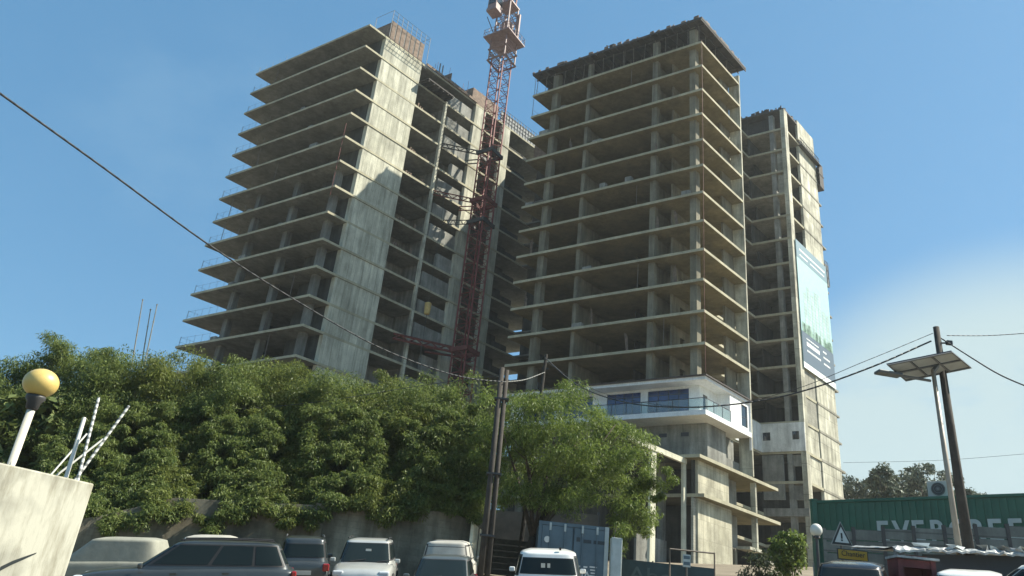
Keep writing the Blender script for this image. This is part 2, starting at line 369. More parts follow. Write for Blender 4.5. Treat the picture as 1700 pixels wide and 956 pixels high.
# finished white storey
z12, z13 = zl(12), zl(13)
MB().ab(0, AM, 0, 8.5, z12 - .2, z12 + .1).build('white_roof_slab', M['white'], mt_)
MB().ab(-.18, AM, -.18, 8.6, z12 + .104, z12 + .22).build('fascia', M['brown'], mt_)
MB().ab(-.04, AM, -.04, 8.5, z13 - .22, z13 + .22).build('balcony_slab', M['white'], mt_)
za, zb = z13 + .222, z12 - .202
w = MB()
for a0, a1 in ((1.3, 2.3), (6.3, 7.0), (10.5, 12.0), (15.5, 16.2), (19.5, AM)): w.ab(a0, a1, 1.5, 1.7, za, zb)
for a0, a1 in ((2.3, 6.3), (7.0, 10.5), (12, 15.5), (16.2, 19.5)): w.ab(a0, a1, 1.502, 1.7, zb - .22, zb)
w.ab(1.3, 1.5, 1.7, 2.1, za, zb); w.ab(1.3, 1.5, 3.0, 4.7, za, zb); w.ab(1.3, 1.5, 2.1, 3.0, za + 2.1, zb)
w.ab(.12, 1.5, 4.7, 6.9, za, zb); w.ab(.12, .3, 6.9, 8.45, za, za + .35); w.ab(.12, .3, 6.9, 8.45, zb - .35, zb); w.ab(.12, .3, 8.1, 8.45, za + .35, zb - .35)
w.build('white_wall', M['white'], mt_)
MB().ab(.0, .2, 8.46, 8.62, z13 - 1.4, z12).build('white_edge_wall', M['white'], mt_)
for a0, a1 in ((2.3, 6.3), (7.0, 10.5), (12, 15.5), (16.2, 19.5)):
    f = MB()
    n = 4
    for i in range(n + 1): f.ab(a0 + (a1 - a0) * i / n - .035, a0 + (a1 - a0) * i / n + .035, 1.58, 1.66, za, zb - .222)
    f.ab(a0, a1, 1.585, 1.655, za, za + .08); f.ab(a0, a1, 1.585, 1.655, zb - .7, zb - .62)
    win = f.build('window', M['frame'], mt_)
    MB().ab(a0, a1, 1.61, 1.63, za, zb - .222).build('pane', M['glassblue'], win)
    MB().ab(a0 + .02, a1 - .02, 1.9, 1.95, zb - .75, zb - .224).build('blind', M['frame'], win)
win = MB().ab(1.36, 1.42, 2.1, 3.0, za, za + 2.1).build('door', M['glassdark'], mt_)
f = MB().ab(.2, .26, 6.9, 8.1, za + 1.25, za + 1.33); f.ab(.2, .26, 6.9, 6.98, za + .35, zb - .35); f.ab(.2, .26, 8.02, 8.1, za + .35, zb - .35)
win = f.build('window', M['frame'], mt_)
MB().ab(.222, .238, 6.98, 8.02, za + .35, zb - .35).build('pane', M['glassdark'], win)
for (p0, p1, nn) in (((.05, .05), (12.0, .05), 8), ((.05, .05), (.05, 4.65), 3)):
    rl = MB()
    for i in range(nn + 1):
        q = (p0[0] + (p1[0] - p0[0]) * i / nn, p0[1] + (p1[1] - p0[1]) * i / nn)
        rl.bar((*xy(*q), za), (*xy(*q), za + 1.08), .045)
    rl.bar((*xy(*p0), za + 1.1), (*xy(*p1), za + 1.1), .05)
    ro = rl.build('balcony_railing', M['frame'], mt_)
    MB().prism([xy(*p0), xy(*p1), xy(p1[0] + (.015 if p1[1] > 1 else 0), p1[1] + (.015 if p1[1] < 1 else 0)), xy(.065, .065)], za + .06, za + 1.04).build('glass_panel', M['rail'], ro)
# the concrete base below the white storey
w = MB(); w.ab(1.2, AM, 2.6, 2.85, 15.62, z13 - .222); w.ab(1.2, 1.45, 2.85, 6.0, 15.62, z13 - .222); w.ab(2.0, 2.2, 6.0, 8.5, 15.62, z13 - .222)
w.ab(1.21, 1.4, 6.0, 8.5, 15.62, 16.9); w.build('podium_wall', M['wallG'], mt_)
v = MB()
for a in (2.9, 5.0, 9, 13): v.ab(a, a + .75, 2.585, 2.7, 18.15, 18.5)
v.build('vent_opening', M['frame'], mt_)
slab(mt_, M['slabM'], 0, AM, -.9, 13.8, 15.48, .26, 'podium_slab')
slab(mt_, M['slabM'], 0, AM, -.3, 13.9, 12.32, .26, 'podium_slab')
w = MB()
w.ab(.75, 1.0, .1, 5.4, 12.452, 15.348); w.build('podium_wall', M['podium'], mt_)
w = MB(); w.ab(.75, 1.0, .05, 5.8, ZB, 12.188); w.build('podium_wall', M['podium'], mt_)
w = MB(); w.ab(1.9, 2.1, 5.5, 9.2, 12.452, 15.348); w.ab(1.9, 2.1, 5.8, 9.2, 9.4, 12.188); w.ab(2.6, 2.8, 5.8, 9, ZB, 9.1); w.build('podium_wall', M['wallG'], mt_)
w = MB(); w.ab(1.0, 1.3, .0, .35, ZB, 15.348); w.ab(3, AM, 3.4, 3.6, ZB, 12.188); w.ab(3, AM, 3.4, 3.6, 12.452, 15.348); w.build('podium_wall', M['wallD'], mt_)
w = MB(); w.ab(6, AM, 12, 12.2, ZB, 15.348); w.build('podium_wall', M['wallD'], mt_)
for b in (9.5,): col(mt_, M['panelR'], .3, .75, b, b + .3, 9.4, 15.348); 
col(mt_, M['wallM'], 1.2, 1.6, 7.2, 7.6, ZB, 9.15)
for a in (4, 8, 12, 16, 20): col(mt_, M['wallG'], a, a + .5, .3, .8, ZB, 15.348)
MB().ab(0, 1.2, 7.5, 9.9, 9.15, 9.4).build('landing_slab', M['panelR'], mt_)
MB().ab(-.3, 1.0, 10.6, 13.2, 8.35, 8.6).build('landing_slab', M['panelR'], mt_)
# porch with two sunlit posts and a flat roof, in front of the podium
pr = MB(); pr.ab(1.5, 9.0, -9.2, -.55, 15.05, 15.3); pr.build('porch_roof', M['wallD'], mt_)
pb = MB(); pb.ab(1.42, 1.7, -9.2, -.45, 14.9, 15.34); pb.build('porch_beam', M['post'], mt_)
for b0 in (-5.75, -.85): col(mt_, M['post'], 1.5, 1.72, b0, b0 + (.72 if b0 < -3 else .42), 5.2, 14.9, 'porch_post')
MB().ab(.9, 1.1, -.42, .06, 5.6, 12.15).build('infill_wall', M['block'], mt_)
w = MB(); w.ab(3.2, 3.4, -4.8, -.4, 6.0, 8.6); w.build('low_wall', M['wallG'], mt_)
w = MB(); w.ab(9, 9.2, -9, 3, ZB - 1, 15.05); w.build('porch_back_wall', M['wallD'], mt_)

# ------------------------------------------------------------------ left tower
AL0, AL1 = 31.6, 51.75
lt = thing('unfinished_tower', 'bare concrete tower beyond the trees with pointed slab ends and a tall pale core wall', 'building', (*xy(41, -6), ZB), 'concrete tower blocks on the building site')
LB = 2.6
for k in range(-1, 17): slab(lt, M['slabL'], AL0, AL1, -16.5, 19, zl(k), .24)
core = MB().ab(AL0 + .06, AL0 + .6, -14.0, -8.2, LB, zl(-1) - .13).build('core_wall', M['core'], lt)
MB().ab(AL0 + .06, AL0 + .5, 1.5, 3.4, LB, zl(-1) - .13).build('core_wall', M['core'], lt)
MB().ab(AL0 + .06, AL0 + .5, 6.7, 8.3, LB, zl(-1) - .13).build('core_wall', M['core'], lt)
w = MB(); w.ab(AL0 + .6, 37, -14.0, -13.7, LB, zl(-1) - .13); w.ab(AL0 + .6, 36, -8.5, -8.2, LB, zl(-1) - .13); w.ab(36.9, 37.2, -13.7, -6, LB, zl(-1) - .13); w.build('core_return_wall', M['wallD'], lt)
for a in (33.0, 39.2, 45.6): col(lt, M['colL'], a, a + .7, -15.3, -14.65, LB, zl(5) + .1)
col(lt, M['panelR'], AL0 - .1, AL0 + .25, -3.7, -3.4, LB, zl(0) + .3)
for k in range(-1, 17):
    z0, z1 = zl(k + 1) + .12, zl(k) - .12
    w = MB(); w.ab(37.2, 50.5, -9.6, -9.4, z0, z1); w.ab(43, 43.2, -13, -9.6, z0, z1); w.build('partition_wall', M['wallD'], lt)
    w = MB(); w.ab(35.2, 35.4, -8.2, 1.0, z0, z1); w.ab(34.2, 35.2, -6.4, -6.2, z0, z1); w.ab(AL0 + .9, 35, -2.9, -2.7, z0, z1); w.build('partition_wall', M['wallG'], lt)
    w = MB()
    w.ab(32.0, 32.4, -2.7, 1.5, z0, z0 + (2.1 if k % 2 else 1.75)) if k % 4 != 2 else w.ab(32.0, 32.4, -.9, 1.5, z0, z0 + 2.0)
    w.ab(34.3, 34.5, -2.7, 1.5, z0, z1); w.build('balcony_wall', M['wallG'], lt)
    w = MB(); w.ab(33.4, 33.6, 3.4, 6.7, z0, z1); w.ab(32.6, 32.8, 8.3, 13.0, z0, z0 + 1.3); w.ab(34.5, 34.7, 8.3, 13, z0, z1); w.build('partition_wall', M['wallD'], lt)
    if k in (0, 2, 3, 5, 6):
        w = MB()
        for i in range(3): w.ab(32.2, 32.0, -7.4 + i * .33, -7.28 + i * .33, z0, z0 + random.uniform(.5, .9))
        w.ab(32.4, 32.6, -4.6, -4.3, z0, z0 + 1.1); w.build('stacked_timber', M['formlt'], lt)
for k in range(0, 14):
    z0 = zl(k) + .125; z1 = zl(k - 1) - .125
    for i in range(rc.randint(1, 2)):
        a = rc.uniform(34, 50); p0 = xy(a, -16.1)
        if rc.random() < .5: MB().tube((*p0, z0), (*p0, z1), .035, .035, 6).build('steel_prop', M['prop'], lt)
        else: MB().ab(a, a + rc.uniform(.4, 1.1), -16.3, -15.9, z0, z0 + rc.uniform(.3, .7)).build('block_stack', M['wallG'], lt)
# safety rails and mesh along the left ends
for k in range(-1, 13):
    b_ = MB(); a = AL1 - .1
    for b in np.linspace(-16.2, -11, 6): b_.tube((*xy(a, b), zl(k) + .12), (*xy(a, b), zl(k) + 1.35), .016, .016, 4)
    for z in (.7, 1.25): b_.tube((*xy(a, -16.3), zl(k) + z), (*xy(a, -10.8), zl(k) + z - random.uniform(0, .15)), .012, .012, 4)
    for aa in np.linspace(AL1 - .3, AL1 - 5.5, 5): b_.tube((*xy(aa, -16.35), zl(k) + .12), (*xy(aa, -16.35), zl(k) + 1.15), .014, .014, 4)
    if k > 0: b_.tube((*xy(AL1 - .3, -16.35), zl(k) + 1.1), (*xy(AL1 - 5.5, -16.35), zl(k) + 1.0), .01, .01, 4)
    b_.build('guard_rail', M['mesh'], lt)
b_ = MB()
for k in (4, 5, 6): b_.tube((*xy(AL0 + .3, -16.52), zl(k) - 1.1), (*xy(AL0 + .32, -16.5), zl(k) + 1.8), .035, .035, 5)
b_.build('downpipe', M['rust'], lt)
# roof works on the left tower
zt = zl(-1) + .13
fo = MB(); fo.ab(AL0 + .1, AL0 + .22, -13.6, -8.3, zt, zt + 2.9); fo.ab(AL0 + .22, AL0 + 2.6, -13.6, -13.5, zt, zt + 2.6)
fo.ab(AL0 + .22, AL0 + 2.6, -8.42, -8.3, zt, zt + 2.9)
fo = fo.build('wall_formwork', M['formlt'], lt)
b_ = MB()
for b in np.linspace(-13.9, -7.9, 9):
    b_.bar((*xy(AL0 - .25, b), zt), (*xy(AL0 - .25, b), zt + 4.1), .05)
for z in (2.9, 3.5, 4.1): b_.bar((*xy(AL0 - .25, -13.9), zt + z), (*xy(AL0 - .25, -7.9), zt + z), .035)
for b in (-13.9, -7.9):
    b_.bar((*xy(AL0 - .25, b), zt + 4.1), (*xy(AL0 + 2.6, b), zt + 4.1), .035); b_.bar((*xy(AL0 + 2.6, b), zt), (*xy(AL0 + 2.6, b), zt + 4.1), .05)
b_.build('scaffold_frame', M['mesh'], fo)
b_ = MB()
for b in np.linspace(-13.9, -7.9, 13):
    b_.bar((*xy(AL0 - .45, b), zt - 1.0), (*xy(AL0 + .02, b), zt - .35), .05)
for dz in (-.98, -.4): b_.bar((*xy(AL0 - .45, -14), zt + dz), (*xy(AL0 - .45, -7.8), zt + dz), .05)
b_.build('formwork_bracket', M['mesh'], fo)
pa = MB(); pa.ab(AL0 - .15, AL0, -7.6, 1.5, zt, zt + .35)
pa.ab(AL0 + 2.4, AL0 + 2.6, -6.6, -1.0, zt, zt + 2.0); pa.ab(AL0 + .3, AL0 + 2.6, -3.2, -3.1, zt, zt + 2.0)
pa.ab(AL0 + .05, AL0 + .2, .6, 5.6, zt, zt + 2.1); pa.ab(AL0 + .2, AL0 + 2, .6, .75, zt, zt + 2.1)
pa.ab(AL0 + .6, AL0 + .75, -3, .3, zt, zt + 1.2)
pa.build('wall_formwork', M['formlt'], lt)
for i in range(30):
    b = random.uniform(-6.8, 6.5); a = AL0 + random.uniform(.1, 2.6); MB().tube((*xy(a, b), zt), (*xy(a + random.uniform(-.1, .1), b), zt + random.uniform(1.6, 3.0)), .025, .02, 4).build('starter_bar', M['rust'], lt)
for b in (-3.4, -2.9): MB().bar((*xy(AL0 + 2.3, b), zt), (*xy(AL0 + 2.3, b), zt + 4.2), .12).build('scaffold_post', M['mesh'], lt)
b_ = MB()
for b in np.linspace(6.2, 16, 18): b_.bar((*xy(AL0 + .05, b), zt), (*xy(AL0 + .05, b), zt + 2.3), .06)
for z in (.6, 1.2, 1.8, 2.3): b_.bar((*xy(AL0 + .05, 6.2), zt + z), (*xy(AL0 + .05, 16), zt + z), .05)
b_.ab(AL0 + .1, AL0 + .16, 6.2, 16, zt, zt + 1.9)
b_.build('edge_screen', M['mesh'], lt)
b_ = MB(); b_.ab(AL0 - 1.2, AL0 + 1.6, -7.9, -3.6, zl(0) + .55, zl(0) + .75)
for b in np.linspace(-7.8, -3.8, 6): b_.ab(AL0 - 1.15, AL0 + 1.6, b, b + .12, zl(0) + .3, zl(0) + .548)
b_.build('loading_platform', M['form'], lt)

# ------------------------------------------------------------------ right tower with the linking block behind
rt = thing('unfinished_tower', 'narrow bare concrete tower behind the others carrying a tall advertising banner on its sunlit side', 'building', (*xy(8, 25), ZB), 'concrete tower blocks on the building site')
B0, B1 = 20.85, 30.3
def zr(j): return 61.1 - H * (j + .58)
for j in range(-1, 17):
    z = zr(j)
    slab(rt, M['slabR'], .02, 15, B0, B1 - .05, z)
    slab(rt, M['slabR'], 4.62, 15, 8.75, B0 - .004, z)
    if j >= 0: MB().ab(-.02, 5, B1 - .046, 31.15 if j % 3 else 31.5, z - .11, z + .11).build('balcony_slab', M['slabR'], rt)
    z0, z1 = zr(j + 1) + .13, z - .13
    w = MB(); w.ab(.6, 14.8, 25.4, 25.6, z0, z1); w.ab(4.7, 4.9, B0 + .3, 25.4, z0, z1) if j % 2 else w.ab(4.7, 4.9, 22.6, 25.4, z0, z1)
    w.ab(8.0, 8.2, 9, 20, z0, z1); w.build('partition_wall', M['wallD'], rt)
    if j in (0, 1): MB().ab(.3, 1.2, B0 + .1, B0 + .25, z0, z1 - .3).build('infill_wall', M['block'], rt)
for j in range(0, 17):
    MB().ab(-.05, -.008, 24.88, B1, zr(j) - .13, zr(j) + .13).build('floor_ledge', M['slabR'], rt)
zt = zr(-1) + .13
for b in (B0 - .02,): col(rt, M['panelR'], -.02, .5, b, b + .95, ZB - 1, 65.4, 'corner_pier')
col(rt, M['wallG'], 1.5, 2.0, B0 + .15, B0 + .8, ZB, 65.0)
col(rt, M['wallG'], 4.75, 5.3, 14.2, 14.8, ZB, 62.8); 
MB().ab(-.005, .3, 24.9, B1, ZB - 1, 62.0).build('side_wall', M['panelR'], rt)
MB().ab(-.005, .25, 24.9, B1 - .2, 63.2, 66.2).build('side_wall', M['panelR'], rt)
for z in (62.0,):
    b_ = MB()
    for b in np.linspace(24.7, 30.6, 13): b_.bar((*xy(-.35, b), z), (*xy(-.02, b), z + .9), .06); b_.bar((*xy(-.35, b), z), (*xy(-.35, b), z + 1.1), .05)
    for dz in (.02, .55, 1.1): b_.bar((*xy(-.35, 24.6), z + dz), (*xy(-.35, 30.7), z + dz), .06)
    b_.ab(-.6, -.05, 24.6, 30.7, z - .08, z); b_.build('climbing_scaffold', M['dkmetal'], rt)
b_ = MB(); b_.ab(-.4, 2.4, B1 - .1, B1 + 1.5, 60.6, 60.75); b_.ab(-.3, 2.2, B1 + 1.4, B1 + 1.45, 58.7, 62.6); b_.ab(-.35, -.3, B1 + .1, B1 + 1.4, 58.7, 62.4)
b_.ab(-.3, 2.2, B1 + .1, B1 + 1.4, 58.6, 58.7); b_.build('hanging_platform', M['form'], rt)
b_ = MB(); b_.ab(-.05, 2, B1 + .1, B1 + 1.2, 44.2, 44.35)
for b in (B1 + .1, B1 + .65, B1 + 1.2): b_.bar((*xy(-.05, b), 44.3), (*xy(-.05, b), 47.6), .06)
for z in (45.4, 46.5, 47.6): b_.bar((*xy(-.05, B1 + .1), z), (*xy(-.05, B1 + 1.2), z), .05)
b_.ab(.0, .06, B1 + .1, B1 + 1.2, 44.3, 47.3); b_.build('hanging_platform', M['mesh'], rt)
fw = MB().ab(.0, 15, B0 + .05, B1 - .4, 65.4, 65.65).build('roof_formwork', M['form'], rt)
b_ = MB()
for i in range(30):
    a = random.uniform(.1, 8); b = B0 + random.uniform(.1, 6)
    b_.tube((*xy(a, b), zt), (*xy(a, b), 65.4), .04, .04, 4)
for i in range(34):
    a = random.uniform(0, 8); b_.ab(a, a + random.uniform(.1, .5), B0 + .05, B0 + .15, 65.65, 65.65 + random.uniform(.05, .5))
for i in range(14):
    b = random.uniform(B0, B1 - 1); b_.ab(.05, .15, b, b + random.uniform(.1, .4), 65.65, 65.65 + random.uniform(.05, .5))
b_.build('prop', M['form'], fw)
MB().ab(2.4, 10, B0 + 1.2, B0 + 1.4, zt, 65.4).build('wall_formwork', M['form'], fw)
# infill on the sunlit side below the banner
for j in range(10, 14):
    MB().ab(.12, .3, 21.8, 24.88, zr(j) + .132, zr(j - 1) - .132).build('infill_wall', M['block'] if j < 12 else M['panelR'], rt)
# the finished white band and the walls below it
zw0, zw1 = 20.9, 24.0
w = MB(); A_ = [(0, .55), (1.25, 3.55), (4.35, 5.0)]
for a0, a1 in A_: w.ab(a0 - .03 if a0 == 0 else a0, a1, B0 - .12, B0 - .03, zw0, zw1)
for a0, a1 in ((.55, 1.25), (3.55, 4.35)): w.ab(a0, a1, B0 - .119, B0 - .031, zw0, zw0 + 1.25); w.ab(a0, a1, B0 - .119, B0 - .031, zw0 + 2.15, zw1)
w.ab(4.5, 4.6, 10, B0 - .12, zw0, zw1); w.build('white_wall', M['offwhite'], rt)
for a0, a1 in ((.55, 1.25), (3.55, 4.35)):
    f = MB(); f.ab(a0, a0 + .07, B0 - .1, B0 - .05, zw0 + 1.25, zw0 + 2.15); f.ab(a1 - .07, a1, B0 - .1, B0 - .05, zw0 + 1.25, zw0 + 2.15); f.ab((a0 + a1) / 2 - .02, (a0 + a1) / 2 + .02, B0 - .1, B0 - .05, zw0 + 1.25, zw0 + 2.15)
    f = f.build('window', M['frame'], rt); MB().ab(a0, a1, B0 - .08, B0 - .07, zw0 + 1.25, zw0 + 2.15).build('pane', M['glassdark'], f)
w = MB(); w.ab(2.4, 4.6, B0 + .05, B0 + .25, 15.9, 20.6); w.ab(.5, 1.5, B0 + .3, B0 + .5, 15.9, 17.4); w.ab(.5, 1.5, B0 + .3, B0 + .5, 19.4, 20.6); w.build('infill_wall', M['wallG'], rt)
MB().ab(0, 4.6, B0 - .1, B0 + .2, 14.2, 15.0).build('beam', M['wallG'], rt)
for a in (20.5, 26, 31): pass
# courtyard back wall joining the left tower
cw = MB()
for k in range(0, 15):
    z0, z1 = zl(k + 1) + .12, zl(k) - .12
    cw.ab(AM + .1, AL0 - .1, 14.2, 14.4, z0, z1); cw.ab(8.3, AM + .1, 16.2, 16.4, z0, z1); cw.ab(AM + .1, AM + .3, 14.4, 16.4, z0, z1)
cw.ab(14, AL0 - .1, 20.9, 21.1, ZB, zl(0)); cw.build('courtyard_wall', M['wallD'], rt)
for k in range(0, 15): MB().ab(15.05, AL0 - .05, 13.1, 20.8, zl(k) - .12, zl(k) + .12).build('floor_slab', M['slabL'], rt)
MB().ab(15.1, AL0 - .1, 13.2, 13.4, zl(0) + .12, zl(-1) + .2).build('roof_parapet', M['formlt'], rt)
for a in (24.0, 27.6): col(rt, M['wallG'], a, a + .6, 13.2, 13.7, ZB, zl(0))

# ------------------------------------------------------------------ banner on the right tower
M['ban_bg'] = simple('printed_banner_sky', (.34, .54, .54), .6, var=.15)
M['ban_dk'] = simple('printed_banner_slate', (.075, .12, .165), .6, var=.05)
M['ban_head'] = simple('printed_banner_heading', (.14, .24, .29), .6, var=.05)
M['ban_t'] = concrete('printed_banner_tower', (.50, .68, .66), (.34, .42), .72, .1, .2, 'b', 0, .05, .85)
M['ban_g'] = simple('printed_banner_green', (.24, .40, .31), .6, var=.3)
M['ban_w'] = simple('printed_banner_white', (.80, .82, .80), .6, var=.03)
bn = thing('advertising_banner', 'tall pale printed banner of apartment towers hung on the sunlit side of the narrow tower', 'banner', (*xy(-.1, 26), 30))
bl, brt = 21.45, 30.35
zt0, zt1 = 46.55, 30.4       # top and bottom
MB().ab(-.16, -.10, bl, brt, zt1, zt0).build('fabric', M['ban_bg'], bn)
MB().ab(-.175, -.164, bl, brt, zt0 - 2.3, zt0).build('heading_strip', M['ban_head'], bn)
MB().ab(-.175, -.164, bl, brt, zt1 + .7, zt1 + 4.4).build('contact_strip', M['ban_dk'], bn)
MB().ab(-.175, -.164, bl, brt, zt1, zt1 + .68).build('hem_strip', M['ban_w'], bn)
b_ = MB(); rnd = random.Random(3)
for i in range(7):
    b0 = bl + 1.2 + i * 1.05; h = rnd.uniform(4.5, 7.6)
    b_.ab(-.172, -.164, b0, b0 + .8, zt1 + 4.5, zt1 + 4.5 + h)
b_.build('printed_towers', M['ban_t'], bn)
b_ = MB()
for i in range(34):
    b0 = bl + .05 + rnd.uniform(0, 8.2); b_.ab(-.18, -.1745, b0, b0 + .6, zt1 + 4.42, zt1 + 4.42 + rnd.uniform(.3, 1.3))
b_.build('printed_trees', M['ban_g'], bn)
b_ = MB()
for (b0, L, z, h) in ((22.3, 2.6, 1.5, .26), (25.3, 4.2, 1.5, .26), (22.3, 2.3, .8, .18), (25.3, 3.9, .85, .18)):
    x_ = b0
    while x_ < b0 + L:
        wd = rnd.uniform(.15, .42); b_.ab(-.186, -.18, x_, x_ + wd, zt0 - 2.3 + z - .35, zt0 - 2.3 + z - .35 + h); x_ += wd + .08
for (b0, L, z, h) in ((22.6, 3.4, 3.0, .15), (22.6, 3.6, 2.2, .5), (22.6, 3.4, 1.5, .22), (27.2, .7, 2.9, .22), (27.2, 1.8, 2.2, .22), (27.2, 1.8, 1.4, .22)):
    x_ = b0
    while x_ < b0 + L:
        wd = rnd.uniform(.15, .42); b_.ab(-.186, -.18, x_, x_ + wd, zt1 + .7 + z, zt1 + .7 + z + h); x_ += wd + .08
b_.build('lettering', M['ban_w'], bn)

# ------------------------------------------------------------------ tower crane in the courtyard
cx, cy = xy(28, 1.1)
cr = thing('tower_crane', 'red lattice tower crane standing between the left tower and the centre tower', 'crane', (cx, cy, ZB))
ua, ub = Vector((DLx, DLy, 0)), Vector((DRx, DRy, 0)); ub = (ub - ua * ub.dot(ua)).normalized()
def cp(i, j, z): return Vector((cx, cy, z)) + ua * i + ub * j
def lattice(z0, z1, hw, step, leg, br_):
    b = MB()
    for i in (-1, 1):
        for j in (-1, 1): b.bar(cp(i * hw, j * hw, z0), cp(i * hw, j * hw, z1), leg)
    n = int(round((z1 - z0) / step)); q = [(-1, -1), (1, -1), (1, 1), (-1, 1)]
    for s in range(n):
        za_, zb_ = z0 + (z1 - z0) * s / n, z0 + (z1 - z0) * (s + 1) / n
        for e in range(4):
            (i0, j0), (i1, j1) = q[e], q[(e + 1) % 4]
            b.bar(cp(i0 * hw, j0 * hw, za_), cp(i1 * hw, j1 * hw, za_), br_)
            mid = (za_ + zb_) / 2
            b.bar(cp(i0 * hw, j0 * hw, za_), cp(i1 * hw, j1 * hw, mid), br_); b.bar(cp(i1 * hw, j1 * hw, mid), cp(i0 * hw, j0 * hw, zb_), br_)
    return b
lattice(ZB, 70.0, .95, 1.9, .14, .06).build('mast', M['red'], cr)
b_ = lattice(69.6, 73.2, 1.25, 1.2, .15, .08)
for z in (69.6, 71.4): 
    for s in (-1, 1): b_.bar(cp(-1.4, s * 1.4, z), cp(1.4, s * 1.4, z), .16); b_.bar(cp(s * 1.4, -1.4, z), cp(s * 1.4, 1.4, z), .16)
b_.build('climbing_collar', M['grey'], cr)
b_ = MB()
M4 = Matrix((ua, ub, Vector((0, 0, 1)))).transposed()
b_.box(cp(0, 0, 73.35), 4.1, 4.1, .16, mat=M4)
for s in (-1, 1):
    for t_ in np.linspace(-2.0, 2.0, 6): b_.bar(cp(t_, s * 2.0, 73.4), cp(t_, s * 2.0, 74.5), .05); b_.bar(cp(s * 2.0, t_, 73.4), cp(s * 2.0, t_, 74.5), .05)
    for z in (74.0, 74.5): b_.bar(cp(-2.0, s * 2.0, z), cp(2.0, s * 2.0, z), .05); b_.bar(cp(s * 2.0, -2.0, z), cp(s * 2.0, 2.0, z), .05)
b_.build('slewing_platform', M['grey'], cr)
b_ = lattice(73.5, 79.6, 1.0, 1.5, .17, .09)
b_.box(cp(0, 0, 79.6), 2.3, 2.3, .25, mat=M4); b_.box(cp(-1.2, 1.2, 76.2), .3, .3, 5, mat=M4); b_.box(cp(.2, .6, 76), 1.2, 1.2, 2.4, mat=M4)
b_.build('turntable', M['grey'], cr)
cb = MB().box(cp(.6, -2.2, 78.4), 1.4, 1.5, 2.2, mat=M4); cb.box(cp(.6, -2.2, 77.0), 1.6, 1.7, .5, mat=M4); cb = cb.build('cab', M['grey'], cr, bevel=.06)
gl = MB(); gl.box(cp(-.12, -2.2, 78.7), .06, 1.2, 1.2, mat=M4); gl.box(cp(.6, -2.98, 78.6), 1.1, .06, 1.4, mat=M4); gl.build('pane', M['glassdark'], cb)
lattice(79.75, 88, .7, 1.6, .18, .09).build('tower_head', M['red'], cr)
MB().bar(cp(.5, -2.0, 73.5), cp(.9, -3.2, 75.4), .1).build('antenna_arm', M['dkmetal'], cr)
def tie(z, b_end, mat, w):
    b = MB()
    for dz in (0, .55):
        b.bar(cp(.9, -.9, z + dz), Vector((*xy(AL0 + .05, b_end), z + dz)), w); b.bar(cp(.9, .9, z + dz), Vector((*xy(AL0 + .05, b_end + 4.6), z + dz)), w)
    P0, P1 = cp(.9, -.9, z), Vector((*xy(AL0 + .05, b_end), z))
    for i in range(8):
        f0, f1 = i / 8, (i + 1) / 8
        b.bar(P0.lerp(P1, f0) + Vector((0, 0, .55 * (i % 2))), P0.lerp(P1, f1) + Vector((0, 0, .55 * ((i + 1) % 2))), w * .6)
    for s in (-1, 1): b.box(cp(s * 1.1, 0, z + .25), .2, 2.5, .5, mat=M4); b.box(cp(0, s * 1.1, z + .25), 2.5, .2, .5, mat=M4)
    b.build('tie_frame', mat, cr)
tie(28.3, -5.6, M['rust'], .2); tie(47.6, -3.6, M['rust'], .12); tie(54.6, -3.4, M['dkmetal'], .14); tie(44.6, -1.2, M['dkmetal'], .10)
MB().box(Vector((cx, cy, ZB - .1)), 5, 5, 1.2, mat=M4).build('base_block', M['wallG'], cr)
hb = thing('hoist_bucket', 'small yellow bucket hanging on a thin line in front of the left tower', 'bucket', (*xy(30.5, -1.2), 30))
q = ony((710, 511), 74.0); ORG[hb.name] = Vector(q); hb.location = q
M['yellowdull'] = simple('dull_yellow_paint', (.42, .30, .10), .6)
MB().lathe([(.2, -.75), (.3, -.7), (.36, .5), (.30, .55)], 12, q).build('pail', M['yellowdull'], hb)
MB().tube(Vector(q) + Vector((0, 0, .5)), Vector(q) + Vector((0, 0, 24)), .015, .015, 4).build('hoist_line', M['dkmetal'], hb)
MB().tube(Vector(q) + Vector((0, 0, -5.5)), Vector(q) + Vector((0, 0, -.74)), .03, .03, 4).build('tail_line', M['dkmetal'], hb)

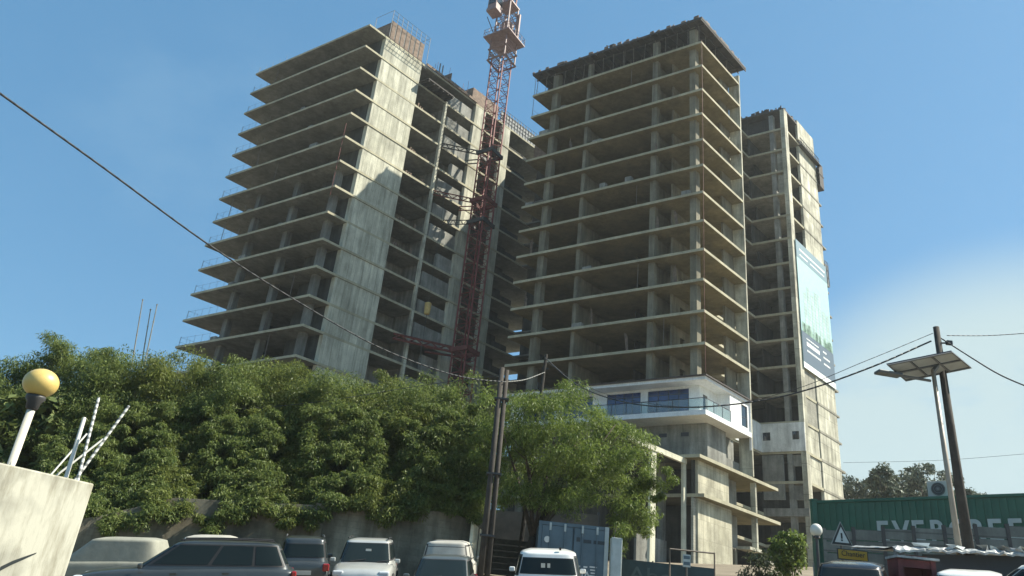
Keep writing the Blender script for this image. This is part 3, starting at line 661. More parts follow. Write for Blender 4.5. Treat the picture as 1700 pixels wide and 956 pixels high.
# ------------------------------------------------------------------ vegetation
M['leafA'] = leafmat('hedge_leaves', (.056, .092, .024), (.185, .23, .062), .44)
M['leafA2'] = leafmat('yellowish_hedge_leaves', (.058, .088, .020), (.19, .22, .052), .4)
M['leafA3'] = leafmat('bluish_hedge_leaves', (.048, .088, .030), (.155, .21, .072), .44)
M['leafB'] = leafmat('feathery_leaves', (.055, .095, .018), (.19, .25, .055), .4)
M['leafC'] = leafmat('dark_distant_leaves', (.035, .05, .025), (.09, .115, .05), .2)
M['leafD'] = leafmat('haze_greyed_leaves', (.07, .095, .065), (.14, .165, .11), .2)  # distance haze mixed into the leaf colour
M['leafV'] = leafmat('creeper_leaves', (.05, .08, .02), (.20, .24, .08))
M['bark'] = simple('dark_bark', (.075, .058, .042), .95, var=.5, scale=6, bump=.6)
def leaf_object(name, mat, parent, clumps, per, size, seed, droop=.6, spread=.45, aspect=.32):
    """clumps: array (n,4) of centre and radius; every leaf is its own small bent quad pair"""
    rg = np.random.default_rng(seed)
    cl = np.asarray(clumps, float); n = len(cl) * per
    c = np.repeat(cl[:, :3], per, 0); r = np.repeat(cl[:, 3], per)[:, None]
    # every clump is a spray of twigs fanning out and down
    off = rg.normal(size=(n, 3)); off /= np.linalg.norm(off, axis=1)[:, None] + 1e-6
    off *= rg.random((n, 1)) ** .5 * r * np.array([[1.15, 1.15, .8]])
    p = c + off
    d = rg.normal(size=(n, 3)) * .55 + off / (r + 1e-6) * .8; d[:, 2] -= droop * rg.random(n)
    d /= np.linalg.norm(d, axis=1)[:, None]
    s_ = np.cross(d, rg.normal(size=(n, 3)) * .5 + np.array([[0, 0, 1.]])); s_ /= np.linalg.norm(s_, axis=1)[:, None] + 1e-6
    L = size * (.6 + .8 * rg.random((n, 1))); W = L * aspect
    v = np.empty((n, 4, 3))
    v[:, 0] = p - d * L * .5; v[:, 1] = p + s_ * W * .5; v[:, 2] = p + d * L * .5 + np.array([0, 0, -.15]) * L; v[:, 3] = p - s_ * W * .5
    if parent is not None: v -= np.array(ORG[parent.name])
    me = bpy.data.meshes.new(name)
    me.vertices.add(n * 4); me.vertices.foreach_set('co', v.ravel())
    me.loops.add(n * 4); me.loops.foreach_set('vertex_index', np.arange(n * 4, dtype=np.int32))
    me.polygons.add(n); me.polygons.foreach_set('loop_start', np.arange(0, n * 4, 4, dtype=np.int32)); me.polygons.foreach_set('loop_total', np.full(n, 4, np.int32))
    me.update(); me.validate(); me.materials.append(mat)
    o = bpy.data.objects.new(name, me); C.objects.link(o)
    if parent is not None: o.parent = parent; ORG[o.name] = ORG[parent.name]
    return o
def limbs(base, crown_c, rx, ry, rz, n, r0, seed, lean=(0, 0), fork=.35):
    rg = random.Random(seed); b = MB(); B = Vector(base); top = Vector(crown_c)
    f = B.lerp(top, fork) + Vector((lean[0], lean[1], 0)); mid = B.lerp(f, .5) + Vector((rg.uniform(-.1, .1), rg.uniform(-.1, .1), 0))
    b.tube(B - Vector((0, 0, .3)), mid, r0 * 1.15, r0 * .9, 9); b.tube(mid, f, r0 * .9, r0 * .75, 9)
    for i in range(n):
        t = 2 * math.pi * i / n + rg.uniform(-.4, .4); k = rg.uniform(.45, .85)
        e = top + Vector((math.cos(t) * rx * k, math.sin(t) * ry * k, rz * rg.uniform(-.2, .75)))
        q = f.lerp(e, .5) + Vector((rg.uniform(-.2, .2), rg.uniform(-.2, .2), rg.uniform(0, .35)))
        b.tube(f - Vector((0, 0, .05)), q, r0 * .5, r0 * .3, 7); b.tube(q, e, r0 * .3, r0 * .08, 6)
        for s in range(2):
            e2 = q.lerp(e, rg.uniform(.2, .6)); g2 = e2 + Vector((rg.uniform(-.9, .9), rg.uniform(-.9, .9), rg.uniform(.1, .9))); b.tube(e2, g2, r0 * .16, r0 * .05, 5)
    return b
def crown_clumps(c, rx, ry, rz, n, r, seed, flat=.0, cut=None):
    rg = np.random.default_rng(seed); out = []
    ph = rg.random(6) * 6.28
    while len(out) < n:
        d = rg.normal(size=3); d /= np.linalg.norm(d)
        az = math.atan2(d[1], d[0]); bump = 1 + .16 * math.sin(3 * az + ph[0]) + .13 * math.sin(5 * d[2] * 2 + ph[1]) + .10 * math.sin(7 * az + ph[2] + 4 * d[2])
        k = (rg.random() ** .33) * .55 + .45
        p = np.array([d[0] * rx, d[1] * ry, d[2] * rz]) * bump * k
        if flat and p[2] < -flat * rz: continue
        out.append((c[0] + p[0], c[1] + p[1], c[2] + p[2], r * rg.uniform(.55, 1.25)))
    return out
def tree(name, label, cat, base, cc, rx, ry, rz, n, per, leaf, mat, seed, group=None, cr=.62, r0=.16, flat=0, nl=7, droop=.6, aspect=.32, lean=(0, 0), fork=.35, extra=()):
    t = thing(name, label, cat, base, group)
    limbs(base, cc, rx, ry, rz, nl, r0, seed, lean, fork).build('trunk', M['bark'], t, smooth=True)
    leaf_object('crown', mat, t, crown_clumps(cc, rx, ry, rz, n, cr, seed, flat) + list(extra), per, leaf, seed, droop, aspect=aspect)
    return t
G_H = 'leafy trees behind the boundary wall'
hedge = [  # px x of the top, top y, dist, half width, label
    (-55, 572, 33.5, 2.5, 'leafy tree cut by the left edge of the view behind the white concrete block'),
    (45, 566, 34.5, 2.3, 'leafy tree behind the yellow globe beacon'),
    (135, 560, 35.5, 2.2, 'leafy tree above the bundle of steel rods, tallest on that side'),
    (222, 574, 34.2, 2.2, 'leafy tree below the thin bamboo poles, above the covered car'),
    (312, 588, 35.0, 2.3, 'leafy tree below the lowest pointed slab ends of the left tower'),
    (405, 606, 34.0, 2.2, 'leafy tree behind the dark estate car, in front of the left tower slabs'),
    (478, 592, 35.2, 2.2, 'bright topped leafy tree just left of the tall core wall'),
    (568, 622, 34.0, 2.3, 'leafy tree in front of the foot of the tall core wall'),
    (655, 630, 35.2, 2.3, 'leafy tree above the silver off-roader, left of the crane foot'),
    (735, 636, 34.0, 2.2, 'leafy tree in front of the crane foot'),
]
for i, (px, py, d, hw, lab) in enumerate(hedge):
    top = ony((px, py), d); x = top.x + (top.z - 5) * .0
    zt_ = top.z - (1.25 if i == 1 else .8 if i < 4 else .3); zb_ = 3.6
    cc = (x, d, (zt_ + zb_) / 2 + .1); rz = (zt_ - zb_) / 2 - .15
    base = (x + .2, d + .3, gz(x, d))
    # hanging sprays low on the side of the wall
    rg = np.random.default_rng(100 + i); ex = []
    for k in range(34): ex.append((x + rg.uniform(-hw, hw), d - rg.uniform(2.2, 3.6), rg.uniform(3.4, 6.2), rg.uniform(.3, .55)))
    if i > 1:
        for k in range(120):
            u = px + rg.uniform(-62, 62); yw = 26.8 + (u - 290) / 508 * 2.9
            lo = 16 * math.sin(u * .041) + 10 * math.sin(u * .11 + 1)          # how far the sprays hang here
            deep = (24 if 330 < u < 545 else 13 if u > 300 else 26) + lo * .8; f = rg.random() ** 1.15
            v_ = 838 + deep - f * (165 + deep); q_ = ony((u, v_), yw - .3 + f * (d - 3.0 - yw) + rg.uniform(-.25, .25)); ex.append((q_.x, q_.y, q_.z, rg.uniform(.16, .42)))
    tree('leafy_tree', lab, 'tree', base, cc, hw * 1.15, 2.9, rz, 310, 290, .135, M[('leafA3', 'leafA3', 'leafA', 'leafA', 'leafA2', 'leafA', 'leafA2', 'leafA', 'leafA2', 'leafA')[i]], 10 + i, G_H, .6, .15, extra=ex, aspect=.28)
# the feathery tree right of the wall
tb = ony((868, 905), 30.3); tb.z = gz(tb.x, tb.y)
ex = []
rg = np.random.default_rng(77)
for k in range(150):
    u, v_ = rg.uniform(790, 1085), rg.uniform(650, 880)
    if u > 930 and v_ < 650 + (u - 930) * .55: continue
    if u < 890 and v_ > 840: continue
    if v_ > 860 and u < 1015: continue
    p = ony((u, v_), 29.4 + rg.uniform(-1.2, 2.5)); ex.append((p.x, p.y, p.z, rg.uniform(.3, .6)))
for k in range(26):
    u, v_ = rg.uniform(1010, 1080), rg.uniform(800, 915)
    p = ony((u, v_), 30.4 + rg.uniform(-.6, .8)); ex.append((p.x, p.y, p.z, rg.uniform(.25, .45)))
for k in range(9):
    u = rg.uniform(1060, 1118); p = ony((u, rg.uniform(775, 830)), 30); ex.append((p.x, p.y, p.z, rg.uniform(.18, .34)))
cc = ony((925, 735), 30.4)
t = tree('feathery_tree', 'spreading feathery tree with a bare forked trunk between the wall end and the porch posts', 'tree', tuple(tb), (cc.x, 31, cc.z), 3.3, 2.6, 2.0, 150, 240, .15, M['leafB'], 41, None, .62, .19, nl=9, droop=.5, aspect=.22, fork=.36, extra=ex)
# (sprays hanging over the wall top belong to the trees above)
# creeper along the top of the wall
ex = []
for k in range(46):
    f = rg.random(); p = ony((165 + f * 125, 853 - f * 34 + rg.uniform(-5, 7)), 26.9 + f * .7); ex.append((p.x, p.y, p.z, rg.uniform(.12, .26)))
cz = ony((230, 836), 27.2)
cr_ = thing('creeper', 'pale green creeper trailing over the low left end of the dirty wall', 'plant', tuple(cz))
leaf_object('foliage', M['leafV'], cr_, ex, 40, .17, 91, .8, aspect=.5)
b_ = MB().path([ony((165 + f * 25, 853 - f * 6.8), 27 + f * .14) for f in range(6)], .03); b_.build('stem', M['bark'], cr_)
# big-leafed climber behind the concrete block
ex = []
for k in range(36):
    p = ony((rg.uniform(0, 95), rg.uniform(655, 775)), 31.2 + rg.uniform(-.4, .4)); ex.append((p.x, p.y, p.z, rg.uniform(.25, .5)))
cz = ony((60, 775), 31.3); cz.z = gz(cz.x, cz.y)
cr_ = thing('climbing_plant', 'pale big-leaved climber growing behind the beacon post', 'plant', tuple(cz))
leaf_object('foliage', M['leafV'], cr_, ex, 26, .42, 93, .5, aspect=.6)
MB().path([Vector(cz), Vector(cz) + Vector((.3, .1, 3)), Vector(cz) + Vector((-.2, .1, 5.6))], .05).build('stem', M['bark'], cr_)
# small tree by the narrow tower and bushes
cc = ony((1312, 918), 33); bs = (cc.x, 33, gz(cc.x, 33))
tree('sapling', 'small bright leafy sapling at the foot of the narrow tower beside the green container', 'tree', bs, (cc.x, 33, cc.z), 0.62, .6, .8, 36, 90, .16, M['leafB'], 55, None, .34, .05, nl=5, aspect=.5)
cc = ony((1272, 938), 35)
bsh = thing('bush', 'dark low bush in front of the landing slabs of the centre tower', 'bush', (cc.x, 35, gz(cc.x, 35)))
leaf_object('foliage', M['leafC'], bsh, crown_clumps((cc.x, 35, cc.z - .3), 1.0, .8, 1.0, 40, .35, 5), 60, .2, 57)
b_ = MB()
for i in range(5): b_.tube((cc.x, 35, gz(cc.x, 35) - .1), (cc.x + (i - 2) * .3, 35 + .1 * i, cc.z), .03, .015, 5)
b_.build('stem', M['bark'], bsh)
# distant trees over the container
far = [((1432, 815), 92, 3.6, 3.0, 'far round bushy tree on the skyline right of the narrow tower'), ((1468, 802), 80, 1.3, 3.4, 'far slim dark conifer on the skyline with stepped branches'),
       ((1503, 806), 96, 3.4, 3.0, 'far grey-green tree on the skyline left of the air conditioner'), ((1545, 795), 88, 2.8, 3.6, 'far airy tree on the skyline behind the air conditioner, reaching highest'),
       ((1600, 822), 90, 2.6, 1.6, 'far low brownish tree on the skyline right of the solar lamp posts')]
for i, ((px, py), d, w_, h_, lab) in enumerate(far):
    py += 9; h_ *= .68; c_ = ony((px, py), d)
    tree('distant_tree', lab, 'tree', (c_.x, d, gz(c_.x, d)), tuple(c_), w_, w_ * .8, h_, 46 if i in (1, 3) else 80, 90, .40, M['leafD'], 60 + i, 'far trees on the skyline', .75 if i != 1 else .55, .22, nl=6, aspect=.45)

# ------------------------------------------------------------------ boundary wall, sheds and fences
M['dirtywall'] = concrete('dirty_boundary_wall', (.28, .25, .185), (.45, .22), .82, .5, .5, 'x')
M['palewall'] = simple('peeling_sun_brightened_render', (.72, .64, .46), .9, var=.5, scale=1.5)  # peeling render, its colour raised in place of sun on the wall end
wl_ = thing('boundary_wall', 'long dirty brown wall behind the parked cars with a pale peeling end', 'wall', tuple(ony((500, 900), 27.5)))
pts = [((-40, 870), 25.0), ((160, 858), 26.0), ((290, 826), 26.8), ((430, 834), 27.6), ((520, 838), 28.1), ((640, 843), 28.8), ((742, 850), 29.4), ((798, 868), 29.7)]
P = [ony(p, d) for p, d in pts]
b_ = MB()
for p, q in zip(P[:-1], P[1:]):
    n_ = Vector((-(q.y - p.y), q.x - p.x, 0)).normalized() * .22
    b_.add([(p.x, p.y, gz(p.x, p.y) - .3), (q.x, q.y, gz(q.x, q.y) - .3), (q.x, q.y, q.z), (p.x, p.y, p.z), (p.x + n_.x, p.y + n_.y, gz(p.x, p.y) - .3), (q.x + n_.x, q.y + n_.y, gz(q.x, q.y) - .3), (q.x + n_.x, q.y + n_.y, q.z), (p.x + n_.x, p.y + n_.y, p.z)],
           [(0, 1, 2, 3), (5, 4, 7, 6), (3, 2, 6, 7), (0, 4, 5, 1), (1, 5, 6, 2), (0, 3, 7, 4)])
b_.build('masonry', M['dirtywall'], wl_)
b_ = MB()
for (px, d) in ((535, 28.2),):
    p = ony((px, 838 if px < 600 else 848), d); b_.box((p.x, p.y - .05, (p.z + .02 + gz(p.x, p.y)) / 2), .35, .3, p.z + .02 - gz(p.x, p.y))
b_.build('pier', M['dirtywall'], wl_)
e0, e1 = ony((783, 862), 29.3), ony((806, 870), 30.6)
b_ = MB(); n_ = Vector((e1.y - e0.y, -(e1.x - e0.x), 0)).normalized() * .12
zt_ = e0.z - .05; zb_ = gz(e0.x, e0.y) - .3
b_.add([(e0.x, e0.y, zb_), (e1.x, e1.y, zb_), (e1.x, e1.y, zt_ - .25), (e0.x, e0.y, zt_), (e0.x + n_.x, e0.y + n_.y, zb_), (e1.x + n_.x, e1.y + n_.y, zb_), (e1.x + n_.x, e1.y + n_.y, zt_ - .3), (e0.x + n_.x, e0.y + n_.y, zt_ - .1)],
       [(0, 1, 2, 3), (5, 4, 7, 6), (3, 2, 6, 7), (0, 4, 5, 1), (1, 5, 6, 2), (0, 3, 7, 4)]); b_.build('pale_end', M['palewall'], wl_)
# boarded shed between trunk and container
M['boards'] = simple('old_grey_boards', (.13, .115, .09), .9, var=.4, scale=5)
p0, p1 = ony((800, 893), 33), ony((896, 895), 33)
sh = thing('board_fence', 'low fence of old grey boards between the tree trunk and the blue container', 'fence', (p0.x, 33, gz(p0.x, 33)))
b_ = MB()
for i in range(7):
    z = p0.z - .06 - i * .24; b_.box(((p0.x + p1.x) / 2, 33 + (i % 2) * .03, z), p1.x - p0.x, .05, .2)
b_.build('board_panel', M['boards'], sh)
for i in range(3):
    x = p0.x + (p1.x - p0.x) * i / 2; MB().box((x, 33.1, (gz(x, 33) + p0.z) / 2), .1, .1, p0.z - gz(x, 33)).build('post', M['boards'], sh)
M['sheet2'] = simple('dark_gap_sheeting', (.085, .075, .06), .85, var=.4, scale=1.2)  # dark sheets added to keep the gaps under the trees dark
ho = thing('dark_gap_screen', 'added dark sheeting that darkens the gap behind the hedge trees and the feathery tree trunk', 'fence', (-10, 43, gz(-10, 43)))
b_ = MB()
for i in range(24):
    x = -42 + i * 2.0; zg = gz(x + 1, 43) - .2; b_.box((x + 1, 43 + .03 * (i % 2), zg + 1.7), 1.98, .05, 3.4)
b_.build('sheeting', M['sheet2'], ho)
for i in range(13):
    x = -42 + i * 4.0; zg = gz(x, 43) - .2; MB().box((x, 43.1, zg + 1.75), .1, .1, 3.5).build('post', M['dkmetal'], ho)
# blue container
M['blue'] = simple('weathered_blue_container_paint', (.085, .135, .17), .6, var=.25, scale=1.2)
M['bluelt'] = simple('pale_blue_and_sunlit_side_paint', (.42, .48, .48), .6, var=.25, scale=2)
M['tint_w'] = simple('stencil_white', (.62, .64, .62), .7, var=.1)
M['tint_d'] = simple('dark_patch', (.035, .05, .06), .7, var=.1)
d0 = 28.5
cl_, crr = ony((895, 868), d0), ony((1011, 872), d0); W = crr.x - cl_.x; zt_ = (cl_.z + crr.z) / 2; zb_ = zt_ - 2.6
ct = thing('shipping_container', 'weathered blue shipping container with double doors behind the white car', 'container', (cl_.x, d0, zb_))
b_ = MB(); xm = cl_.x
b_.box((xm + W / 2, d0 + 3.05, (zt_ + zb_) / 2), W - .1, 6, 2.5); b_.build('body', M['blue'], ct)
b_ = MB(); b_.box((xm + W / 2, d0, zt_ - .06), W - .24, .12, .12); b_.box((xm + W / 2, d0, zb_ + .08), W - .24, .12, .16); b_.box((xm + .06, d0, (zt_ + zb_) / 2), .12, .14, 2.6); b_.build('frame', M['blue'], ct)
b_ = MB(); b_.box((xm + W - .07, d0 + .02, (zt_ + zb_) / 2), .14, .2, 2.6)
for i in range(20): b_.box((xm + W - .03, d0 + .35 + i * .29, (zt_ + zb_) / 2), .08, .14, 2.3)
b_.build('side_panel', M['bluelt'], ct)  # side painted far paler than the doors, imitating sun on it
for s in (0, 1):
    d_ = MB().box((xm + W * (.27 + .46 * s), d0 - .02, (zt_ + zb_) / 2), W * .44, .06, 2.34); d_ = d_.build('door', M['blue'], ct, bevel=.01)
    for k in range(2):
        x = xm + W * (.27 + .46 * s) + (-.25 + .5 * k) * W * .42
        MB().tube((x, d0 - .08, zb_ + .1), (x, d0 - .08, zt_ - .05), .022, .022, 6).build('locking_bar', M['blue'], d_)
        MB().box((x, d0 - .085, zt_ - .17), .07, .05, .26).build('bar_bracket', M['bluelt'], d_)
MB().tube((xm + W * .13, d0 - .052, zt_ - .62), (xm + W * .13, d0 - .066, zt_ - .62), .11, .11, 14).build('round_sticker', M['tint_w'], ct)
b_ = MB(); b_.box((xm + W * .57, d0 - .056, zt_ - .52), .13, .012, .15); b_.box((xm + W * .70, d0 - .056, zt_ - .56), .28, .012, .12); b_.box((xm + W * .87, d0 - .056, zt_ - .56), .42, .012, .12); b_.build('painted_out_code', M['tint_d'], ct)
text('lettering', 'UA', .38, (xm + W * .56, d0 - .056, zt_ - 1.9), (1, 0, 0), (0, 0, 1), M['tint_w'], ct)
b_ = MB()
for i in range(6): b_.box((xm + W * .80, d0 - .056, zt_ - 1.4 - i * .1), .26 - .05 * (i % 3), .01, .045)
for i in range(2): b_.box((xm + W * (.60 + .09 * i), d0 - .056, zt_ - 1.42), .14, .01, .05)
b_.build('data_lettering', M['tint_w'], ct)
# pale post and drum beside the container
p = ony((1024, 893), 28.3)
dr = thing('pale_cabinet', 'narrow pale steel cabinet at the right side of the blue container', 'cabinet', (p.x, 28.3, gz(p.x, 28.3)))
zc = (p.z + gz(p.x, 28.3)) / 2
MB().box((p.x, 28.4, zc), .38, .4, p.z - gz(p.x, 28.3)).build('housing', M['bluelt'], dr, bevel=.02)
MB().box((p.x, 28.19, zc + .1), .28, .02, (p.z - gz(p.x, 28.3)) * .7).build('door', M['acw'] if 'acw' in M else M['bluelt'], dr)
MB().tube((p.x - .08, 28.4, p.z), (p.x - .02, 28.4, p.z + .45), .015, .015, 5).build('bent_rod', M['grey'], dr)
# blue-green banner fence in front of the podium
M['teal'] = simple('faded_teal_banner', (.030, .062, .070), .7, var=.3, scale=1.5)
M['tealtxt'] = simple('faded_banner_letters', (.085, .125, .125), .8, var=.2)
q0, q1 = ony((1033, 928), 31.5), ony((1187, 942), 31.5); zt_ = q1.z
bf = thing('banner_fence', 'low dark teal banner fence with faded lettering at the foot of the porch', 'fence', (q0.x, 31.5, gz(q0.x, 31.5)))
zb_ = gz(q0.x, 31.5)
MB().box(((q0.x + q1.x) / 2, 31.5, (q0.z + zb_) / 2), q1.x - q0.x, .05, q0.z - zb_).build('fabric', M['teal'], bf)
for i in range(4):
    x = q0.x + (q1.x - q0.x) * i / 3; MB().tube((x, 31.56, zb_ - .1), (x, 31.56, q0.z + (.05 if i < 3 else .0)), .03, .03, 6).build('post', M['dkmetal'], bf)
text('lettering', 'Abdom', .82, (q0.x + .25, 31.468, q0.z - .95), (1, 0, 0), (0, 0, 1), M['tealtxt'], bf, 1.25)
# gate frame and small notice
g0, g1 = ony((1112, 911), 31.2), ony((1186, 915), 31.2)
gf = thing('gate_frame', 'thin rusty steel gate frame standing over the teal banner fence', 'gate frame', (g0.x, 31.2, gz(g0.x, 31.2)))
b_ = MB(); b_.bar((g0.x, 31.2, g0.z), (g1.x, 31.2, g0.z), .045); b_.build('top_bar', M['prop'], gf)
for x in (g0.x, g1.x): MB().bar((x, 31.2, gz(x, 31.2) - .1), (x, 31.2, g0.z + .03), .045).build('post', M['prop'], gf)
n0 = ony((1140, 921), 31.0)
ns = thing('notice_board', 'small pale blue notice on a post in front of the right porch post', 'sign', (n0.x, 31.0, gz(n0.x, 31)))
MB().bar((n0.x, 31.05, gz(n0.x, 31) - .1), (n0.x, 31.05, n0.z), .06).build('post', M['dkmetal'], ns)
MB().box((n0.x, 31.0, n0.z - .22), .30, .03, .46).build('board', M['bluelt'], ns)
b_ = MB(); b_.box((n0.x, 30.98, n0.z - .1), .24, .012, .12); b_.box((n0.x, 30.98, n0.z - .32), .24, .012, .12); b_.build('printed_block', M['blue'], ns)

# long green container with white lettering
M['green'] = simple('deep_green_container_paint', (.020, .105, .062), .55, var=.22, scale=1.0)
M['letters'] = simple('chalky_white_lettering', (.40, .45, .43), .7, var=.15)
G0 = ony((1344, 831), 38.0); G1v = rayv(1765, 816)
# right end at 12.19 m from the left end, nearer the camera, same height
best = G0.z / G1v.z
E1 = Vector((G1v.x * best, G1v.y * best, 0)); E0 = Vector((G0.x, G0.y, 0)); ex_ = (E1 - E0).normalized(); ey_ = Vector((-ex_.y, ex_.x, 0))
zt_ = G0.z; zb_ = zt_ - 2.9; RM = Matrix((ex_, ey_, Vector((0, 0, 1)))).transposed()
gc = thing('shipping_container', 'long deep green shipping container with large white letters behind the panel fence', 'container', (E0.x, E0.y, zb_))
def gp(s_, dpt, z): return Vector((E0.x, E0.y, 0)) + ex_ * s_ + ey_ * dpt + Vector((0, 0, z))
b_ = MB(); b_.box(gp(6.095, 1.25, (zt_ + zb_) / 2), 12.05, 2.3, 2.8, mat=RM); b_.build('body', M['green'], gc)
b_ = MB()
n = 40
for i in range(n):
    s0 = .15 + i * 11.9 / n; b_.box(gp(s0 + .09, .085, (zt_ + zb_) / 2), .15, .045, 2.6, mat=RM)
b_.build('corrugated_side', M['green'], gc)
b_ = MB()
for s0 in (.06, 12.13): b_.box(gp(s0, .1, (zt_ + zb_) / 2), .12, .22, 2.9, mat=RM)
b_.box(gp(6.095, .1, zt_ - .06), 11.9, .18, .12, mat=RM); b_.box(gp(6.095, .1, zb_ + .08), 11.9, .18, .16, mat=RM); b_.build('frame', M['green'], gc)
def s_at(px, py):
    r = rayv(px, py); nrm = ey_; return ((r * (E0.dot(nrm) / r.dot(nrm))) - E0).dot(ex_), (r * (E0.dot(nrm) / r.dot(nrm))).z
sL, zL = s_at(1453, 866); pitch = (s_at(1640, 858)[0] - sL) / 6.12
for i, ch in enumerate('EVERGREEN'):
    text('lettering', ch, 1.25, gp(sL + i * pitch, .012, zL - 1.1), ex_, (0, 0, 1), M['letters'], gc, .88, .008, 'LEFT', .035)
pl = MB().box(gp(6.1, 1.2, (zb_ + 2.4) / 2), 12.3, 2.4, zb_ - 2.4 - .004, mat=RM)
pl = pl.build('block_plinth', M['wallG']); tag(pl, 'concrete block plinth under the long green container', 'plinth')
# green post at the end
p = ony((1350, 832), 37.4)
po = MB().box((p.x, 37.4, (p.z + gz(p.x, 37.4)) / 2), .22, .22, p.z - gz(p.x, 37.4) + .1); po.box((p.x, 37.4, p.z + .06), .3, .3, .06)
tag(po.build('green_post', M['green']), 'green square post at the left end of the green container', 'post')
# air conditioner on the container roof
M['acw'] = simple('dusty_white_casing', (.42, .42, .38), .6, var=.15)
sA, _ = s_at(1553, 822); p = gp(sA, .7, zt_)
ac = thing('air_conditioner', 'dusty white air conditioner unit with dark fan on top of the green container', 'air conditioner', tuple(p))
MB().box(p + Vector((0, 0, .42)), .86, .32, .72, mat=RM).build('casing', M['acw'], ac, bevel=.02)
fc = p + Vector((0, 0, .42)) + ex_ * .02 - ey_ * .17
MB().tube(fc, fc - ey_ * .02, .29, .29, 24).build('fan_grille', M['dkmetal'], ac)
b_ = MB()
for r in (.27, .18, .09):
    pts_ = [fc - ey_ * .03 + ex_ * (r * math.cos(t)) + Vector((0, 0, r * math.sin(t))) for t in np.linspace(0, 2 * math.pi, 20)]; b_.path(pts_, .008, 4)
b_.tube(fc - ey_ * .02, fc - ey_ * .045, .06, .06, 12); b_.build('guard_ring', M['mesh'], ac)
for s_ in (-1, 1): MB().box(p + ex_ * .3 * s_ + Vector((0, 0, .03)), .08, .36, .06, mat=RM).build('foot', M['dkmetal'], ac)
# grey panel fence
M['fence'] = concrete('grey_precast_fence', (.165, .185, .175), (40, .42), .62, .3, .25, 'x', 0, .03)
pf = thing('panel_fence', 'grey ribbed concrete panel fence with slim posts in front of the green container', 'fence', (ony((1370, 940), 29.0)))
F0, F1 = ony((1368, 881), 30.0), ony((1780, 872), 27.5)
fx = (Vector((F1.x, F1.y, 0)) - Vector((F0.x, F0.y, 0))); FL = fx.length; fx.normalize(); fy = Vector((-fx.y, fx.x, 0)); FM = Matrix((fx, fy, Vector((0, 0, 1)))).transposed()
nb = 8
for i in range(nb):
    s0, s1 = FL * i / nb, FL * (i + 1) / nb; mid = Vector((F0.x, F0.y, 0)) + fx * (s0 + s1) / 2; zt2 = F0.z + (F1.z - F0.z) * (i + .5) / nb; zg = gz(mid.x, mid.y) - .2
    b_ = MB(); k = 0; z = zt2
    while z > zg:
        h = min(.40, z - zg); b_.box(mid + Vector((0, 0, z - h / 2)), s1 - s0 - .1, .06 + .03 * (k % 2), h - .025, mat=FM); z -= .42; k += 1
    b_.build('panel', M['fence'], pf)
    e = Vector((F0.x, F0.y, 0)) + fx * s0; MB().box(e + Vector((0, 0, (zt2 + .06 + zg) / 2)), .12, .14, zt2 + .06 - zg, mat=FM).build('post', M['dkmetal'] if i else M['fence'], pf)

# ------------------------------------------------------------------ signs and lamps
M['signw'] = simple('sign_white', (.52, .56, .54), .5, var=.08); M['signk'] = simple('sign_black', (.015, .02, .02), .5, var=.05)
M['signy'] = simple('sign_yellow', (.40, .25, .02), .5, var=.12); M['sred'] = simple('sign_pale_edge', (.30, .31, .29), .5)
d0 = 23.0
A_, B_, C_ = ony((1395, 868), d0), ony((1380, 904), d0), ony((1413, 904), d0)
sg = thing('warning_sign', 'triangular white warning sign with black border and exclamation mark', 'sign', (A_.x, d0, gz(A_.x, d0)))
hw = (C_.x - B_.x) / 2; hh = A_.z - (B_.z + C_.z) / 2; xc = A_.x; zb_ = (B_.z + C_.z) / 2
def tri(sc_, y0, y1): 
    cz = zb_ + hh / 3
    v = [(xc - hw * sc_, cz - hh / 3 * sc_), (xc + hw * sc_, cz - hh / 3 * sc_), (xc, cz + hh * 2 / 3 * sc_)]
    return MB().add([(x, y, z) for y in (y0, y1) for x, z in v], [(0, 1, 2), (5, 4, 3), (0, 3, 4, 1), (1, 4, 5, 2), (2, 5, 3, 0)])
tri(1.1, d0, d0 + .03).build('rim', M['sred'], sg); tri(1.0, d0 - .008, d0 - .001).build('border', M['signk'], sg); tri(.72, d0 - .016, d0 - .009).build('face', M['signw'], sg)
b_ = MB(); b_.box((xc, d0 - .02, zb_ + hh * .40), .05, .006, hh * .26); b_.box((xc, d0 - .02, zb_ + hh * .2), .05, .006, .045); b_.build('exclamation_mark', M['signk'], sg)
MB().tube((xc, d0 + .06, gz(xc, d0) - .1), (xc, d0 + .06, A_.z - .1), .03, .03, 8).build('post', M['dkmetal'], sg)
y0, y1 = ony((1391, 914), d0 - .2), ony((1440, 929), d0 - .2)
ys_g = thing('street_sign', 'yellow rectangular site sign below the triangular warning sign', 'sign', ((y0.x + y1.x) / 2, d0 - .2, gz(y0.x, d0)))
xc2, zc2, w2, h2 = (y0.x + y1.x) / 2, (y0.z + y1.z) / 2, y1.x - y0.x, .25
MB().box((xc2, d0 - .2, zc2), w2, .03, h2).build('face', M['signy'], ys_g); 
b_ = MB()
for s_ in (-1, 1): b_.box((xc2, d0 - .2, zc2 + s_ * (h2 / 2 + .012)), w2 + .05, .04, .022); b_.box((xc2 + s_ * (w2 / 2 + .012), d0 - .2, zc2), .022, .04, h2)
b_.build('border', M['signk'], ys_g)
text('lettering', 'Chantier', .21, (xc2 - w2 * .40, d0 - .222, zc2 - .085), (1, 0, 0), (0, 0, 1), M['signk'], ys_g, .92, .003)
for s_ in (-1, 1): MB().tube((xc2 + s_ * w2 * .33, d0 - .16, gz(xc2, d0) - .1), (xc2 + s_ * w2 * .33, d0 - .16, zc2), .025, .025, 6).build('post', M['dkmetal'], ys_g)
